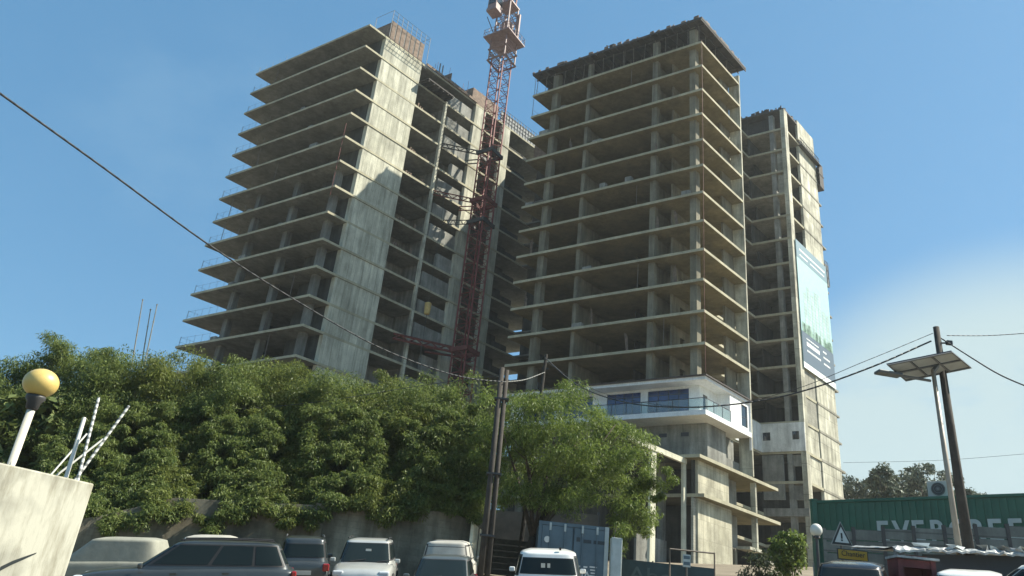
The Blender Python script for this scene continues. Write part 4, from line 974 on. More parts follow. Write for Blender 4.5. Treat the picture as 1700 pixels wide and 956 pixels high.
# white globe lamp
M['globe'] = simple('dusty_white_globe', (.62, .62, .55), .4, var=.12)
g_ = ony((1355, 880), 22.0); gl_ = thing('globe_lamp', 'white globe lamp on a dark post by the green container', 'lamp', (g_.x, 22, gz(g_.x, 22)))
def sphere(c, r, name, mat, parent, sq=1.0, seg=28):
    prof = [(max(.002, r * math.sin(t)), -r * math.cos(t) * sq) for t in np.linspace(0.02, math.pi - .02, 16)]
    return MB().lathe(prof, seg, c).build(name, mat, parent, smooth=True)
sphere(tuple(g_), .165, 'globe', M['globe'], gl_, 1.08)
MB().tube((g_.x, 22, gz(g_.x, 22) - .1), (g_.x, 22, g_.z - .17), .05, .04, 10).build('post', M['dkmetal'], gl_)
MB().lathe([(.09, -.22), (.1, -.2), (.08, -.15)], 14, tuple(g_)).build('collar', M['dkmetal'], gl_)
# yellow beacon
M['amber'] = simple('amber_globe', (.60, .44, .14), .42, var=.16, scale=5, coat=.1); M['polew'] = simple('worn_white_pole', (.58, .55, .46), .6, var=.2)
g_ = ony((68, 636), 7.0); be = thing('beacon_lamp', 'amber globe beacon on a pale pole at the left beside the concrete block', 'beacon', (g_.x, 7, gz(g_.x, 7)))
sphere(tuple(g_), .15, 'globe', M['amber'], be, .88)
MB().lathe([(.042, -.25), (.05, -.245), (.06, -.18), (.085, -.145), (.08, -.12)], 18, tuple(g_)).build('collar', M['dkmetal'], be, smooth=True)
MB().tube((g_.x, 7, gz(g_.x, 7) - .05), (g_.x, 7, g_.z - .26), .036, .034, 16).build('pole', M['polew'], be, smooth=True)

# concrete block with rods behind it
def block_mat():
    mt, t, p = new_mat('worn_white_plaster')
    g = t.nodes.new('ShaderNodeNewGeometry'); mp = t.nodes.new('ShaderNodeMapping'); mp.inputs['Rotation'].default_value = (0, .5, 0); mp.inputs['Scale'].default_value = (9, 9, 1.6); lk(t, g.outputs['Position'], mp.inputs[0])
    n1 = t.nodes.new('ShaderNodeTexNoise'); n1.inputs['Scale'].default_value = 1.2; n1.inputs['Detail'].default_value = 8; n1.inputs['Roughness'].default_value = .65; lk(t, mp.outputs[0], n1.inputs['Vector'])
    r1 = t.nodes.new('ShaderNodeValToRGB'); e = r1.color_ramp.elements; e[0].position = .30; e[0].color = (.22, .20, .14, 1); e[1].position = .56; e[1].color = (.46, .445, .36, 1); lk(t, n1.outputs[0], r1.inputs[0])
    n2 = t.nodes.new('ShaderNodeTexNoise'); n2.inputs['Scale'].default_value = 3.2; n2.inputs['Detail'].default_value = 9; lk(t, g.outputs['Position'], n2.inputs['Vector'])
    r2 = t.nodes.new('ShaderNodeMapRange'); r2.inputs[1].default_value = .3; r2.inputs[2].default_value = .55; r2.inputs[3].default_value = .62; r2.inputs[4].default_value = 1.05; lk(t, n2.outputs[0], r2.inputs[0])
    mx = t.nodes.new('ShaderNodeMix'); mx.data_type = 'RGBA'; mx.blend_type = 'MULTIPLY'; mx.inputs[0].default_value = 1; lk(t, r1.outputs[0], mx.inputs[6]); lk(t, r2.outputs[0], mx.inputs[7])
    lk(t, mx.outputs[2], p.inputs['Base Color']); p.inputs['Roughness'].default_value = .9
    b = t.nodes.new('ShaderNodeBump'); b.inputs['Strength'].default_value = .4; b.inputs['Distance'].default_value = .01; lk(t, n1.outputs[0], b.inputs['Height']); lk(t, b.outputs[0], p.inputs['Normal']); return mt
M['plaster'] = block_mat()
k1 = ony((157, 803), 6.35); k0 = ony((-60, 776), 5.55)
kd = Vector((k1.x - k0.x, k1.y - k0.y, 0)).normalized(); kn = Vector((-kd.y, kd.x, 0)); zt_ = k1.z
def kp(s_, dpt, z): return Vector((k1.x, k1.y, 0)) + kd * s_ + kn * dpt + Vector((0, 0, z))
bk = thing('concrete_block', 'big worn white plastered concrete block in the near left corner', 'block', tuple(kp(-1, .25, -1.75)))
b_ = MB(); L_ = 2.6
b_.add([kp(-L_, 0, -1.9), kp(.0, 0, -1.9), kp(.0, .5, -1.9), kp(-L_, .5, -1.9), kp(-L_, 0, zt_ + .0), kp(0, 0, zt_), kp(0, .5, zt_), kp(-L_, .5, zt_)],
       [(3, 2, 1, 0), (4, 5, 6, 7), (0, 1, 5, 4), (1, 2, 6, 5), (2, 3, 7, 6), (3, 0, 4, 7)])
b_.build('plastered_body', M['plaster'], bk, bevel=.012)
def on_block(px, py):
    r = rayv(px, py); return r * (Vector((k1.x, k1.y, 0)).dot(kn) / r.dot(kn)) - kn * .004
b_ = MB(); st = [on_block(*q) for q in ((0, 944), (20, 934), (40, 926), (60, 918))]; wd = [.016, .014, .010, .004]
for i in range(3):
    p, q = st[i], st[i + 1]
    b_.add([p + Vector((0, 0, wd[i])), p - Vector((0, 0, wd[i])), q - Vector((0, 0, wd[i + 1])), q + Vector((0, 0, wd[i + 1]))], [(0, 1, 2, 3)])
b_.build('paint_stroke', M['signk'], bk)
def striped():
    mt, t, p = new_mat('banded_rod_paint'); g = t.nodes.new('ShaderNodeNewGeometry'); s = t.nodes.new('ShaderNodeSeparateXYZ'); lk(t, g.outputs['Position'], s.inputs[0])
    w = t.nodes.new('ShaderNodeTexWave'); w.bands_direction = 'Z'; w.inputs['Scale'].default_value = 5.5; w.inputs['Distortion'].default_value = 1.2; lk(t, g.outputs['Position'], w.inputs['Vector'])
    c = t.nodes.new('ShaderNodeValToRGB'); e = c.color_ramp.elements; e[0].position = .30; e[0].color = (.16, .165, .155, 1); e[1].position = .52; e[1].color = (.6, .6, .56, 1)
    lk(t, w.outputs[1], c.inputs[0]); lk(t, c.outputs[0], p.inputs['Base Color']); p.inputs['Roughness'].default_value = .6; return mt
M['stripe'] = striped()
M['rodw'] = simple('pale_rod_paint', (.58, .57, .52), .6, var=.2); M['rodg'] = simple('grey_rod_steel', (.16, .17, .17), .6, var=.3)
rods = [((164, 660), (127, 806), 1, 'striped steel rod standing upright behind the concrete block, reaching highest of the bundle'), ((214, 674), (118, 806), 1, 'striped steel rod leaning far to the right behind the concrete block'),
        ((140, 694), (106, 804), 0, 'thick pale steel rod standing behind the concrete block, left of the striped ones'), ((171, 729), (80, 800), 0, 'thin pale steel rod lying low across the bundle behind the concrete block'),
        ((144, 720), (74, 800), 0, 'short thin pale steel rod leftmost in the bundle behind the concrete block')]
for i, (tp, bt, strip, lab) in enumerate(rods):
    p = ony(tp, 6.95 + .06 * i); q = ony(bt, 6.75 + .04 * i); d_ = (q - p).normalized(); q = p + d_ * ((p.z - gz(q.x, q.y)) / -d_.z) if d_.z < -.25 else q + d_ * .5
    rt_ = thing('steel_rod', lab, 'rod', tuple(q), 'steel rods behind the concrete block')
    r = (.012, .012, .017, .009, .008)[i]
    MB().tube(p, q, r, r, 10).build('shaft', M['stripe'] if strip else M['rodw'], rt_)
M['bamboo'] = simple('dry_bamboo', (.24, .22, .17), .8, var=.4)
for i, (tp, bt, lab) in enumerate((((237, 497), (213, 640), 'thin dry bamboo pole rising out of the hedge trees, left of two others'), ((261, 505), (228, 660), 'thin dry bamboo pole rising out of the hedge trees, rightmost and thickest'), ((250, 513), (226, 660), 'short dry bamboo pole rising out of the hedge trees between two others'))):
    p = ony(tp, 36.5); q = ony(bt, 36.9); d_ = (q - p).normalized(); q = p + d_ * ((p.z - gz(q.x, q.y)) / -d_.z)
    b_ = MB().tube(q, p, .05, .022, 7)
    for k in range(12): c_ = p.lerp(q, k / 14); b_.tube(c_, c_ + d_ * .05, .04, .04, 7)
    tag(b_.build('bamboo_pole', M['bamboo']), lab, 'pole', 'bamboo poles above the hedge trees')

# ------------------------------------------------------------------ poles and wires
M['wood'] = simple('weathered_pole_timber', (.05, .043, .036), .95, var=.45, scale=3, bump=.4); M['cable'] = simple('black_cable', (.03, .032, .034), .6); M['cablelt'] = simple('dusty_cable', (.17, .17, .155), .7)
p = ony((838, 611), 26.0); q = ony((812, 956), 26.0)
up_ = thing('utility_pole', 'twin timber utility pole rising in front of the feathery tree', 'pole', (q.x, 26, gz(q.x, 26)))
zb_ = gz(q.x, 26) - .2
MB().tube((p.x - .10, 26, zb_), (p.x - .09, 26, p.z), .11, .09, 9).build('timber', M['wood'], up_, smooth=True)
MB().tube((p.x + .13, 26.1, zb_), (p.x + .09, 26.08, p.z - .05), .10, .075, 9).build('timber', M['wood'], up_, smooth=True)
b_ = MB()
for z in (3.0, 5.0, 7.6): b_.box((p.x, 26.05, z), .5, .32, .06)
b_.build('binding', M['dkmetal'], up_)
p2 = ony((907, 588), 33.5); q2 = ony((892, 700), 33.5)
u2 = thing('utility_pole', 'short slanting timber pole poking out of the feathery tree crown', 'pole', (q2.x, 33.5, gz(q2.x, 33.5)))
d_ = (q2 - p2).normalized(); q3 = p2 + d_ * ((p2.z - gz(q2.x, 33.5)) / -d_.z)
MB().tube(q3, p2, .1, .07, 8).build('timber', M['wood'], u2)
MB().box(p2 + Vector((0, 0, -.7)), .3, .06, .06).build('cross_arm', M['dkmetal'], u2)
# solar street lamp post and the dark timber pole with cables beside it
M['galv'] = simple('dull_galvanised_steel', (.30, .25, .19), .5, var=.2); M['solarback'] = simple('pale_panel_backing', (.30, .32, .31), .6, var=.12); M['solarfr'] = simple('panel_frame_grey', (.10, .11, .115), .5)
yS = 20.0
p = ony((1554, 543), yS + .5); q = ony((1592, 905), yS + .5)
up2 = thing('utility_pole', 'dark timber utility pole carrying cables beside the solar street lamp', 'pole', (p.x, yS + .5, gz(p.x, yS)))
MB().tube((p.x, yS + .5, gz(p.x, yS) - .2), (p.x, yS + .5, p.z), .16, .085, 10).build('timber', M['wood'], up2, smooth=True)
b_ = MB(); b_.bar((p.x - .3, yS + .5, p.z - 1.0), (p.x + .1, yS + .5, p.z - 1.25), .06); b_.bar((p.x - .36, yS + .5, p.z - 1.5), (p.x - .05, yS + .5, p.z - 1.3), .05)
b_.box((p.x + .32, yS + .5, p.z - .46), .16, .1, .12); b_.bar((p.x, yS + .5, p.z - .5), (p.x + .4, yS + .5, p.z - .46), .04); b_.build('cable_bracket', M['dkmetal'], up2)
POLE = Vector((p.x, yS + .5, p.z))
l0 = ony((1550, 622), yS)
sl = thing('solar_lamp', 'tan steel street lamp carrying a solar panel and one lamp arm', 'street lamp', (l0.x, yS, gz(l0.x, yS)))
MB().tube((l0.x + .02, yS, gz(l0.x, yS) - .1), (l0.x, yS, l0.z + .15), .085, .055, 12).build('post', M['galv'], sl, smooth=True)
N0, N1, N2, N3 = ony((1472, 605), yS - .55), ony((1580, 583), yS - .55), ony((1613, 610), yS + .55), ony((1503, 632), yS + .55)
nv = (N1 - N0).cross(N3 - N0).normalized()
if nv.z < 0: nv = -nv
def pq(u, v_): return N0.lerp(N1, u).lerp(N3.lerp(N2, u), v_)
def plate(mb, u0, u1, v0, v1, o0, o1):
    c_ = [pq(u0, v0), pq(u1, v0), pq(u1, v1), pq(u0, v1)]
    return mb.add([x + nv * o for o in (o0, o1) for x in c_], [(0, 1, 2, 3), (7, 6, 5, 4), (0, 4, 5, 1), (1, 5, 6, 2), (2, 6, 7, 3), (3, 7, 4, 0)])
M['cells'] = glass_tint('dark_solar_cells', (.01, .015, .04), .1)
sp = plate(MB(), 0, 1, 0, 1, .012, .03).build('solar_panel', M['cells'], sl)
b_ = MB()
for i in range(3):
    for j in range(2): plate(b_, i / 3 + .02, (i + 1) / 3 - .02, j / 2 + .03, (j + 1) / 2 - .03, .0, .0118)
b_.build('backing_sheet', M['solarback'], sp)
b_ = MB()
for u0, u1, v0, v1 in ((0, 1, 0, .05), (0, 1, .95, 1), (0, .025, .05, .95), (.975, 1, .05, .95), (.32, .345, .05, .95), (.655, .68, .05, .95), (.025, .975, .475, .525)): plate(b_, u0, u1, v0, v1, -.03, .0002)
b_.build('frame', M['solarfr'], sp)
pm = pq(.62, .5); MB().bar(l0 + Vector((0, 0, .1)), pm - nv * .03, .09).build('panel_bracket', M['solarfr'], sl)
a0, a1 = ony((1545, 632), yS), ony((1455, 617), yS - .1)
MB().bar(a0, a0.lerp(a1, .62), .06).build('lamp_arm', M['solarfr'], sl)
lh = MB(); dd = (a1 - a0).normalized(); sd = dd.cross(Vector((0, 0, 1))).normalized(); uu = sd.cross(dd); LM = Matrix((dd, sd, uu)).transposed()
lh.box(a0.lerp(a1, .78), (a1 - a0).length * .44, .30, .09, mat=LM); lh.build('lamp_head', M['solarfr'], sl, bevel=.03)
def wire(pts, r, name, lab, mat='cable', n=14, sag=0):
    P = []
    for a, b in zip(pts[:-1], pts[1:]):
        for k in range(n):
            f = k / n; c_ = a.lerp(b, f); P.append(c_ - Vector((0, 0, sag * 4 * f * (1 - f))))
    P.append(pts[-1]); b_ = MB().path(P, r, 5)
    return tag(b_.build(name, M[mat], smooth=True), lab, 'cable')
def spline(keys):
    K = [ony(k, d) for k, d in keys]; out = []
    K = [K[0] * 2 - K[1]] + K + [K[-1] * 2 - K[-2]]
    for i in range(1, len(K) - 2):
        for f in np.linspace(0, 1, 8, endpoint=False):
            a, b, c_, d_ = K[i - 1], K[i], K[i + 1], K[i + 2]
            out.append(.5 * ((2 * b) + (c_ - a) * f + (2 * a - 5 * b + 4 * c_ - d_) * f * f + (3 * b - a - 3 * c_ + d_) * f ** 3))
    out.append(K[-2]); return out
def cable(keys, r, lab, mat='cable'):
    return tag(MB().path(spline(keys), r, 6).build('overhead_cable', M[mat], smooth=True), lab, 'cable')
cable([((-160, 40), 9), ((0, 155), 11), ((170, 277), 13.5), ((345, 405), 16.5), ((480, 492), 19), ((620, 572), 22), ((720, 612), 24), ((780, 628), 25.1), ((838, 634), 25.88)], .021, 'thick cable sweeping down from the top left to the twin timber pole')
cable([((838, 634), 25.88), ((872, 630), 29), ((904, 618), 33.4)], .02, 'short dusty cable hanging between the twin pole and the slanting pole', 'cablelt')
cable([((905, 594), 33.45), ((960, 640), 30), ((1040, 668), 27.5), ((1140, 676), 24), ((1250, 667), 23), ((1340, 647), 22), ((1450, 608), 21), ((1546, 566), 20.45)], .024, 'thick cable swooping across the white storey up to the dark pole')
cable([((905, 600), 33.45), ((1000, 652), 30), ((1150, 676), 24), ((1300, 652), 22.5), ((1440, 598), 21), ((1549, 553), 20.45)], .009, 'thin cable running just above the thick swooping one')
cable([((1560, 560), 20.5), ((1610, 592), 20), ((1660, 622), 19), ((1720, 648), 18)], .02, 'thick cable dropping to the right from the dark pole')
cable([((1572, 557), 20.5), ((1640, 557), 20.5), ((1720, 552), 20)], .011, 'thin level cable leaving the dark pole to the right')
cable([((1400, 768), 60), ((1560, 764), 55), ((1720, 752), 50)], .012, 'faint far cable low in the sky above the green container')
cable([((340, 684), 32), ((520, 668), 31.2), ((700, 640), 30), ((838, 622), 26.2)], .012, 'thin dark cable crossing in front of the hedge trees')

M['haze'] = bpy.data.materials.new('thin_haze'); M['haze'].use_nodes = True
_t = M['haze'].node_tree; _t.nodes.remove(_t.nodes['Principled BSDF']); _v = _t.nodes.new('ShaderNodeVolumePrincipled')
_v.inputs['Density'].default_value = .00032; _v.inputs['Color'].default_value = (.86, .93, .95, 1); _v.inputs['Anisotropy'].default_value = .3
_t.links.new(_v.outputs[0], _t.nodes['Material Output'].inputs['Volume'])
hz = MB().prism([(-320, -120), (320, -120), (320, 420), (-320, 420)], -25, 110).build('haze', M['haze']); hz['kind'] = 'stuff'

# ------------------------------------------------------------------ market stall on the right
M['tarpk'] = simple('black_tarpaulin', (.012, .017, .024), .6, var=.3, bump=.5); M['tarpw'] = simple('crumpled_grey_sheeting', (.34, .36, .36), .55, var=.5, scale=5, bump=.6)
M['maroon'] = simple('faded_maroon_board', (.16, .035, .035), .7, var=.4, scale=3)
yT = 19.5
s0, s1 = ony((1486, 912), yT), ony((1760, 905), yT - 1); zr_ = s0.z
ms_ = thing('market_stall', 'lean-to market stall with dark tarpaulin and crumpled sheeting along its roof edge', 'stall', (s0.x, yT, gz(s0.x, yT)))
zg = gz(s0.x, yT) - .1; xa, xb = s0.x, s1.x; zb2 = s1.z - .12
rg = np.random.default_rng(4)
def zr_at(x): return zr_ + (zb2 - zr_) * (x - xa) / (xb - xa)
b_ = MB(); nn = 30; rows = []
for j, (y, dz) in enumerate(((yT - .25, -.02), (yT - .1, .06), (yT + .3, .05), (yT + 2.2, .30))):
    rows.append([(xa - .1 + (xb - xa) * i / nn, y + rg.uniform(-.05, .05), zr_at(xa + (xb - xa) * i / nn) + dz + rg.uniform(-.035, .035)) for i in range(nn + 1)])
b_.v = [p for r in rows for p in r] + [(x, y, z - .05) for r in rows for x, y, z in r]; L = nn + 1; K = 4 * L
for j in range(3):
    for i in range(nn): b_.f.append((j * L + i, j * L + i + 1, (j + 1) * L + i + 1, (j + 1) * L + i)); b_.f.append((K + j * L + i, K + (j + 1) * L + i, K + (j + 1) * L + i + 1, K + j * L + i + 1))
for i in range(nn): b_.f.append((i, K + i, K + i + 1, i + 1))
b_.build('roof_sheet', M['tarpw'], ms_)
for i in range(14):
    x = xa + rg.uniform(.6, xb - xa); z = zr_at(x) + .1; b_ = MB()
    vs_ = [(x + rg.uniform(-.28, .28), yT - .15 + rg.uniform(-.1, .15), z + rg.uniform(-.10, .07)) for k in range(7)]
    b_.v = vs_; b_.f = [(0, 1, 2), (0, 2, 3), (0, 3, 4), (0, 4, 5), (0, 5, 6), (0, 6, 1), (1, 3, 5)]
    b_.build('crumpled_sheet', M['tarpw'] if i % 3 else M['signw'], ms_)
MB().add([(xa + .75, yT + .1, zg), (xb, yT + .1, zg), (xb, yT + .1, zb2 - .03), (xa + .75, yT + .1, zr_ - .03), (xa + .75, yT + .16, zg), (xb, yT + .16, zg), (xb, yT + .16, zb2 - .03), (xa + .75, yT + .16, zr_ - .03)],
         [(0, 1, 2, 3), (5, 4, 7, 6), (3, 2, 6, 7), (0, 4, 5, 1), (1, 5, 6, 2), (0, 3, 7, 4)]).build('tarpaulin', M['tarpk'], ms_)
for x in (xa - .02, xa + .16, xb - .1): MB().bar((x, yT - .05, zg), (x, yT - .05, zr_ - .04), .08).build('post', M['mesh'], ms_)
MB().box((xa + .45, yT + .1, zr_ - .16), .75, .05, .14).build('fascia_board', M['rust'], ms_)
k0, k1_ = ony((1488, 926), yT - .6), ony((1550, 925), yT - .6)
mc = thing('maroon_kiosk', 'faded maroon counter kiosk under the left end of the stall', 'kiosk', ((k0.x + k1_.x) / 2, yT - .6, gz(k0.x, yT)))
xm = (k0.x + k1_.x) / 2; wk = k1_.x - k0.x; zg = gz(xm, yT - .6)
b_ = MB()
for s_ in (-1, 1): b_.box((xm + s_ * (wk / 2 - .06), yT - .4, (k0.z + zg) / 2), .12, .5, k0.z - zg)
b_.box((xm, yT - .6, k0.z - .1), wk - .24, .06, .18); b_.box((xm, yT - .62, (k0.z + zg) / 2 - .5), wk - .24, .06, k0.z - zg - 1.1); b_.box((xm, yT - .2, (k0.z + zg) / 2), wk - .24, .05, k0.z - zg - .01); b_.build('cabinet', M['maroon'], mc)
MB().box((xm, yT - .45, k0.z + .03), wk + .1, .6, .05).build('top', M['tarpw'], mc)
MB().box((xm - .1, yT - .5, zg + 1.25), .12, .1, .4).build('bottle', M['mesh'], mc)

# ------------------------------------------------------------------ cars
M['tyre'] = simple('tyre_rubber', (.015, .015, .015), .85); M['rim'] = simple('wheel_alloy', (.35, .35, .36), .35, metal=.8)
M['plast'] = simple('black_trim', (.018, .018, .019), .6); M['carglass'] = glass_tint('car_glass', (.012, .018, .018), .08); M['carglass'].node_tree.nodes['Principled BSDF'].inputs['Specular IOR Level'].default_value = .22; M['interior'] = simple('dark_upholstery', (.03, .03, .03), .9)
M['lampw'] = glass_tint('headlight_lens', (.55, .58, .60), .1); M['lampr'] = glass_tint('tail_light_lens', (.28, .012, .012), .15); M['plate'] = simple('number_plate', (.55, .55, .5), .5)
def paint(name, c, rough=.28, metal=0., dust=.12):
    mt = simple(name, c, rough, metal, var=dust, scale=2.2, coat=.5); return mt
M['silver'] = paint('silver_car_paint', (.50, .51, .48), .35, .35); M['grey2'] = paint('grey_car_paint', (.115, .135, .135), .3, .4); M['gdark'] = paint('charcoal_car_paint', (.05, .058, .06), .3, .3)
M['whitec'] = paint('white_car_paint', (.78, .78, .74), .3); M['dusty'] = simple('dusty_car_paint', (.36, .35, .31), .75, var=.2, scale=2); M['sheet'] = simple('beige_dust_sheet', (.25, .25, .205), .95, var=.18, scale=2.5, bump=.4)
M['blackc'] = paint('black_car_paint', (.02, .023, .027), .25)
def car(name, label, x, y, head, style, mat, L, W, Hc, glass=None, roof=None, rails=False, extras=(), cover=False, group='cars parked on the slope', z=None):
    nrm = Vector((-.07, -.13, 1)).normalized(); hx = Vector((math.cos(head), math.sin(head), 0)); hx = (hx - nrm * hx.dot(nrm)).normalized(); hy = nrm.cross(hx)
    R3 = Matrix((hx, hy, nrm)).transposed()
    t = thing(name, label, 'car', (x, y, gz(x, y) if z is None else z), group, R3.to_euler())
    glass = glass or M['carglass']
    k = Hc / 1.65
    if style == 'sedan': prof = [(-.5, .74, .42, .82), (-.485, .88, .30, .93), (-.43, .95, .22, .98), (-.3, .99, .2, 1.0), (0, 1, .2, .97), (.24, 1, .2, .95), (.32, .985, .2, .92), (.42, .94, .22, .84), (.48, .86, .28, .74), (.5, .74, .4, .62)]
    else: prof = [(-.5, .80, .45, .92), (-.488, .9, .34, 1.0), (-.42, .97, .25, 1.05), (-.2, 1, .22, 1.04), (.05, 1, .22, 1.01), (.2, 1, .22, .99), (.30, .99, .22, .97), (.41, .95, .25, .90), (.475, .87, .32, .82), (.5, .74, .44, .70)]
    b = MB(); ring = 11
    for fx_, w, zb, zs in prof:
        hw = w * W / 2; zb *= k; zs *= k; q = [(hw * .86, zb), (hw * .97, zb + .1 * k), (hw, zb + (zs - zb) * .5), (hw * .975, zs - .07 * k), (hw * .90, zs - .008), (0, zs + .025 * k)]
        pts = [(yy_, zz) for yy_, zz in q] + [(-yy_, zz) for yy_, zz in q[:-1][::-1]]
        b.v += [(fx_ * L, yy_, zz) for yy_, zz in pts]
    n = len(prof)
    for i in range(n - 1):
        for j in range(ring): b.f.append((i * ring + j, i * ring + (j + 1) % ring, (i + 1) * ring + (j + 1) % ring, (i + 1) * ring + j))
    b.f += [tuple(range(ring)), tuple(range((n - 1) * ring, n * ring))[::-1]]
    body = b.build('body', mat, t, smooth=True, subsurf=1, local=True)
    # cabin
    if style == 'sedan': bx = (-.37, .235, -.24, .03)
    elif style == 'wagon': bx = (-.478, .25, -.41, .07)
    else: bx = (-.475, .235, -.415, .045)
    zs0 = .98 * k; zr0 = Hc
    def cab(lv, th, off=0.0):
        f = min(lv, 1.0); x0 = bx[0] + (bx[2] - bx[0]) * f; x1 = bx[1] + (bx[3] - bx[1]) * f; hw = W / 2 * (.915 + (.755 - .915) * f)
        if lv > 1: s_ = 1 - (lv - 1) * .9; x0, x1, hw = (x0 + x1) / 2 + (x0 - x1) / 2 * s_, (x0 + x1) / 2 + (x1 - x0) / 2 * s_, hw * s_
        zz = zs0 - .06 * k + (zr0 - .075 * k - zs0 + .06 * k) * f + (math.sin(min(1, (lv - 1) * 2.2) * 1.57) * .07 * k if lv > 1 else 0)
        a = abs(math.cos(th)) ** (2 / 7.) * (1 if math.cos(th) >= 0 else -1); c_ = abs(math.sin(th)) ** (2 / 7.) * (1 if math.sin(th) >= 0 else -1)
        A = (x1 - x0) / 2 * L + off; Bw = hw + off
        return ((x0 + x1) / 2 * L + A * a, Bw * c_, zz)
    lv_ = [0, .5, .93, 1.0, 1.12, 1.35, 1.7, 2.05]; na = 56
    b = MB()
    for lv in lv_: b.v += [cab(lv, 2 * math.pi * (i + .5) / na) for i in range(na)]
    for j in range(len(lv_) - 1):
        for i in range(na): b.f.append((j * na + i, j * na + (i + 1) % na, (j + 1) * na + (i + 1) % na, (j + 1) * na + i))
    b.f.append(tuple(range((len(lv_) - 1) * na, len(lv_) * na)))
    cabn = b.build('cabin', roof or mat, t, smooth=True, local=True)
    def pane(nm, t0, t1, l0, l1, mm=None, off=.012, par=None, na_=14):
        b = MB(); nl_ = 4
        for j in range(nl_ + 1): b.v += [cab(l0 + (l1 - l0) * j / nl_, t0 + (t1 - t0) * i / na_, off) for i in range(na_ + 1)]
        for j in range(nl_):
            for i in range(na_): b.f.append((j * (na_ + 1) + i, j * (na_ + 1) + i + 1, (j + 1) * (na_ + 1) + i + 1, (j + 1) * (na_ + 1) + i))
        return b.build(nm, mm or glass, par or t, smooth=True, local=True)
    gm = glass if not cover else mat
    # angles where the squarish section turns from front to side: positions given by fractions along the side
    def side_th(fr): # fr -1 rear .. 1 front
        c_ = max(-.985, min(.985, fr)); v_ = abs(c_) ** 3.5; th = math.acos(max(-1, min(1, v_ * (1 if c_ >= 0 else -1)))); return th
    if not cover:
        pane('window_seal', -.74, .74, .11, .93, M['plast'], .006)
        pane('window_seal', math.pi - .61, math.pi + .61, .27, .84, M['plast'], .006)
        for s_ in (1, -1): pane('window_seal', s_ * side_th(-.93), s_ * side_th(.90 if style != 'sedan' else .89), .2, .93 if style != 'wagon' else .97, M['plast'], .006)
        pane('windscreen', -.71, .71, .14, .9)
        pane('rear_window', math.pi - .57, math.pi + .57, .30 if style != 'sedan' else .15, .81)
        for s_ in (1, -1):
            cuts = [(-.90, -.52), (-.47, .08), (.13, .86)] if style != 'sedan' else [(-.80, .02), (.07, .86)]
            for f0, f1 in cuts: pane('side_window', s_ * side_th(f0), s_ * side_th(f1), .26, .86 if style != 'wagon' else .93)
    for fx_, s_ in ((.315, 1), (.315, -1), (-.31, 1), (-.31, -1)):
        r = .335 * k; wy = s_ * (W / 2 - .10)
        wh = MB().tube((fx_ * L, wy - .105, r), (fx_ * L, wy + .105, r), r, r, 24).build('wheel', M['tyre'], t, bevel=.02, local=True)
        MB().tube((fx_ * L, wy + s_ * .09, r), (fx_ * L, wy + s_ * .115, r), r * .62, r * .58, 16).build('rim', M['rim'], wh, local=True)
        b = MB(); cc_ = (fx_ * L, wy, r)
        pts = [Vector((fx_ * L + (r + .05) * math.cos(a), s_ * (W / 2 - .012), r + (r + .05) * math.sin(a))) for a in np.linspace(-.1, math.pi + .1, 14)]
        b.path(pts, .03, 5); b.build('wheel_arch', M['plast'] if style != 'sedan' else mat, t, local=True)
    if not cover:
        zh = .74 * k if style != 'sedan' else .66 * k
        for s_ in (1, -1):
            MB().box((L * .462, s_ * W * .36, zh), .22, W * .17, .15 * k, Matrix.Rotation(-s_ * .35, 3, 'Z') and 0).build('headlight', M['lampw'], t, bevel=.04, local=True)
            MB().box((-L * .486, s_ * W * .41, .86 * k), .12, W * .12, .2 * k).build('tail_light', M['lampr'], t, bevel=.03, local=True)
            mr_ = MB().box((L * (bx[1] - .045), s_ * (W / 2 + .06), 1.05 * k), .10, .16, .12 * k).build('mirror', mat, t, bevel=.03, local=True)
        MB().box((L * .488, 0, .60 * k), .05, W * .42, .14 * k).build('grille', M['plast'], t, bevel=.01, local=True)
        MB().box((L * .497, 0, .42 * k), .03, .46, .11).build('number_plate', M['plate'], t, local=True)
        MB().box((-L * .5, 0, .72 * k), .03, .46, .11).build('number_plate', M['plate'], t, local=True)
        for s_ in (1, -1):
            b = MB(); b.box((L * (bx[1] - .19), s_ * (W / 2 + .008), .88 * k), .16, .03, .03); b.box((L * (bx[1] - .42), s_ * (W / 2 + .008), .9 * k), .16, .03, .03); b.build('door_handle', mat, t, local=True)
        # wipers
        b = MB()
        for y_ in (-.3, .25):
            p0 = Vector(cab(.15, math.asin(max(-1, min(1, y_))) * .02, .03)); p0.y = y_ * W * .8; p1 = Vector(cab(.24, .0, .03)); p1.y = y_ * W * .8 + .45; b.bar(p0, p1, .018)
        b.build('wiper', M['plast'], t, local=True)
    if rails:
        for s_ in (1, -1):
            b = MB(); pts = [Vector((L * (bx[2] + .03 + (bx[3] - bx[2] - .05) * f), s_ * W * .345, zr0 - .01 + .035 * math.sin(math.pi * min(1, max(0, .12 + f * .76))))) for f in np.linspace(0, 1, 8)]
            b.path(pts, .02, 6); b.build('roof_rail', M['rim'] if rails == 'chrome' else M['plast'], t, local=True)
    for nm, mm, boxes in extras:
        b = MB()
        for c_, sz in boxes: b.box(c_, *sz)
        b.build(nm, M[mm], t, local=True)
    return t
def at_roof(px, py, d): return ony((px, py), d)
PI = math.pi
DN, UP_, LFT, RGT = -PI / 2, PI / 2, PI, 0
p = ony((322, 905), 20.0)
car('parked_car', 'dark grey estate car parked side-on with its nose to the left', p.x + .02, 20.4, LFT + .28, 'wagon', M['gdark'], 5.0, 1.86, 1.60, rails='black', z=p.z - 1.43)
p = ony((610, 893), 24.2)
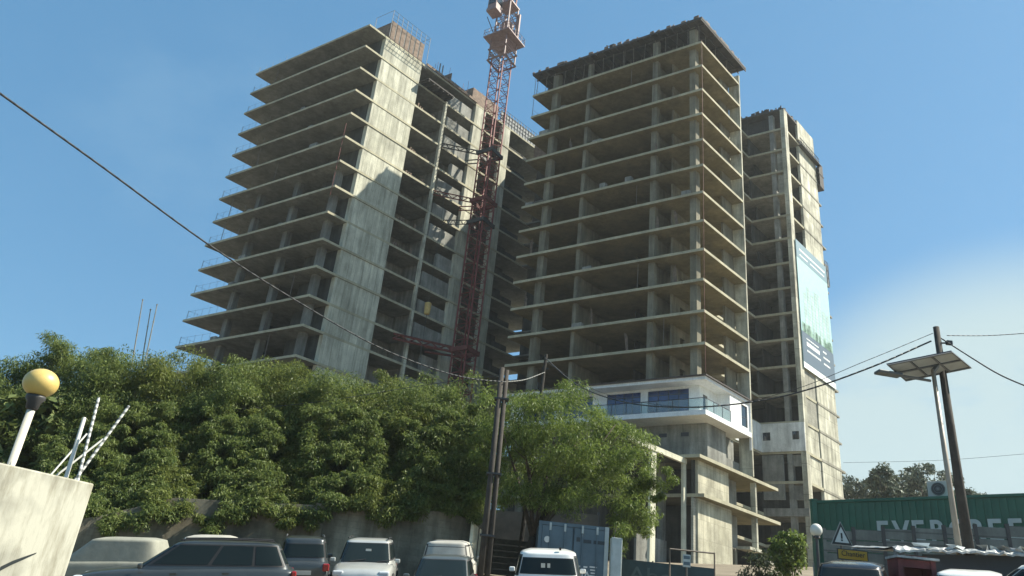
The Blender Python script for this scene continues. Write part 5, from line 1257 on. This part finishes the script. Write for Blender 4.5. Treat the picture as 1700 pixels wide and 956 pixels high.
car('parked_car', 'silver off-roader facing the road in front of the dirty wall', p.x + .05, 25.2, DN + .06, 'suv', M['silver'], 4.2, 1.78, 1.66, rails='black', z=p.z - 1.57,
    extras=(('paper_slip', 'plate', [((1.14, .1, 1.36), (.02, .16, .06))]),))
p = ony((742, 921), 22.0)
car('parked_car', 'dark grey saloon facing the road in front of a pale hatchback', p.x, 23.2, DN - .05, 'sedan', M['grey2'], 4.5, 1.76, 1.46, z=p.z - 1.36)
p = ony((752, 894), 25.8)
car('parked_car', 'pale dusty hatchback behind the dark saloon beside the peeling wall end', p.x, 27.3, UP_ - .05, 'suv', M['dusty'], 3.9, 1.72, 1.56, glass=M['dusty'], z=p.z - 1.45)
p = ony((918, 913), 20.3)
car('parked_car', 'white off-roader seen from behind in front of the blue container', p.x + .1, 22.0, UP_ - .08, 'suv', M['whitec'], 4.5, 1.86, 1.68, rails=False, z=p.z - 1.46,
    extras=(('sticker', 'plate', [((-2.02, .12, 1.32), (.015, .1, .1)), ((-2.02, -.02, 1.32), (.015, .07, .1))]), ('aerial', 'plast', [((-1.75, -.3, 1.71), (.12, .05, .07))])))
p = ony((198, 890), 24.0)
car('covered_car', 'car wrapped in a beige dust sheet between the concrete block and the dirty wall', p.x - .3, 24.3, LFT + .05, 'suv', M['sheet'], 3.9, 1.75, 1.62, cover=True, z=p.z - 1.64)
p = ony((338, 886), 24.6)
car('parked_car', 'dark off-roader with a pale dusty roof behind the grey estate car', p.x, 25.5, DN + .1, 'suv', M['blackc'], 4.1, 1.78, 1.72, roof=M['dusty'], z=p.z - 1.68)
p = ony((489, 886), 23.0)
car('parked_car', 'dark hatchback with chrome roof rails behind the tail of the grey estate car', p.x + .12, 24.6, UP_ + .22, 'suv', M['gdark'], 4.2, 1.5, 1.66, rails='chrome', z=p.z - 1.52)
p = ony((1418, 931), 18.2)
car('parked_car', 'black car with a bright windscreen pillar left of the maroon kiosk', p.x, 18.4, DN - .5, 'suv', M['blackc'], 3.9, 1.72, 1.6, z=p.z - 1.62)
p = ony((1622, 938), 17.0)
car('parked_car', 'white hatchback parked in front of the stall, the farther of two white cars', p.x, 17.4, DN - .6, 'suv', M['whitec'], 3.6, 1.6, 1.5, z=p.z - 1.60)
p = ony((1735, 928), 13.0)
car('parked_car', 'white off-roader cut by the right edge of the view, nearer than the white hatchback', p.x, 13.2, LFT - .75, 'suv', M['whitec'], 4.5, 1.8, 1.7, rails='chrome', z=p.z - 1.72)
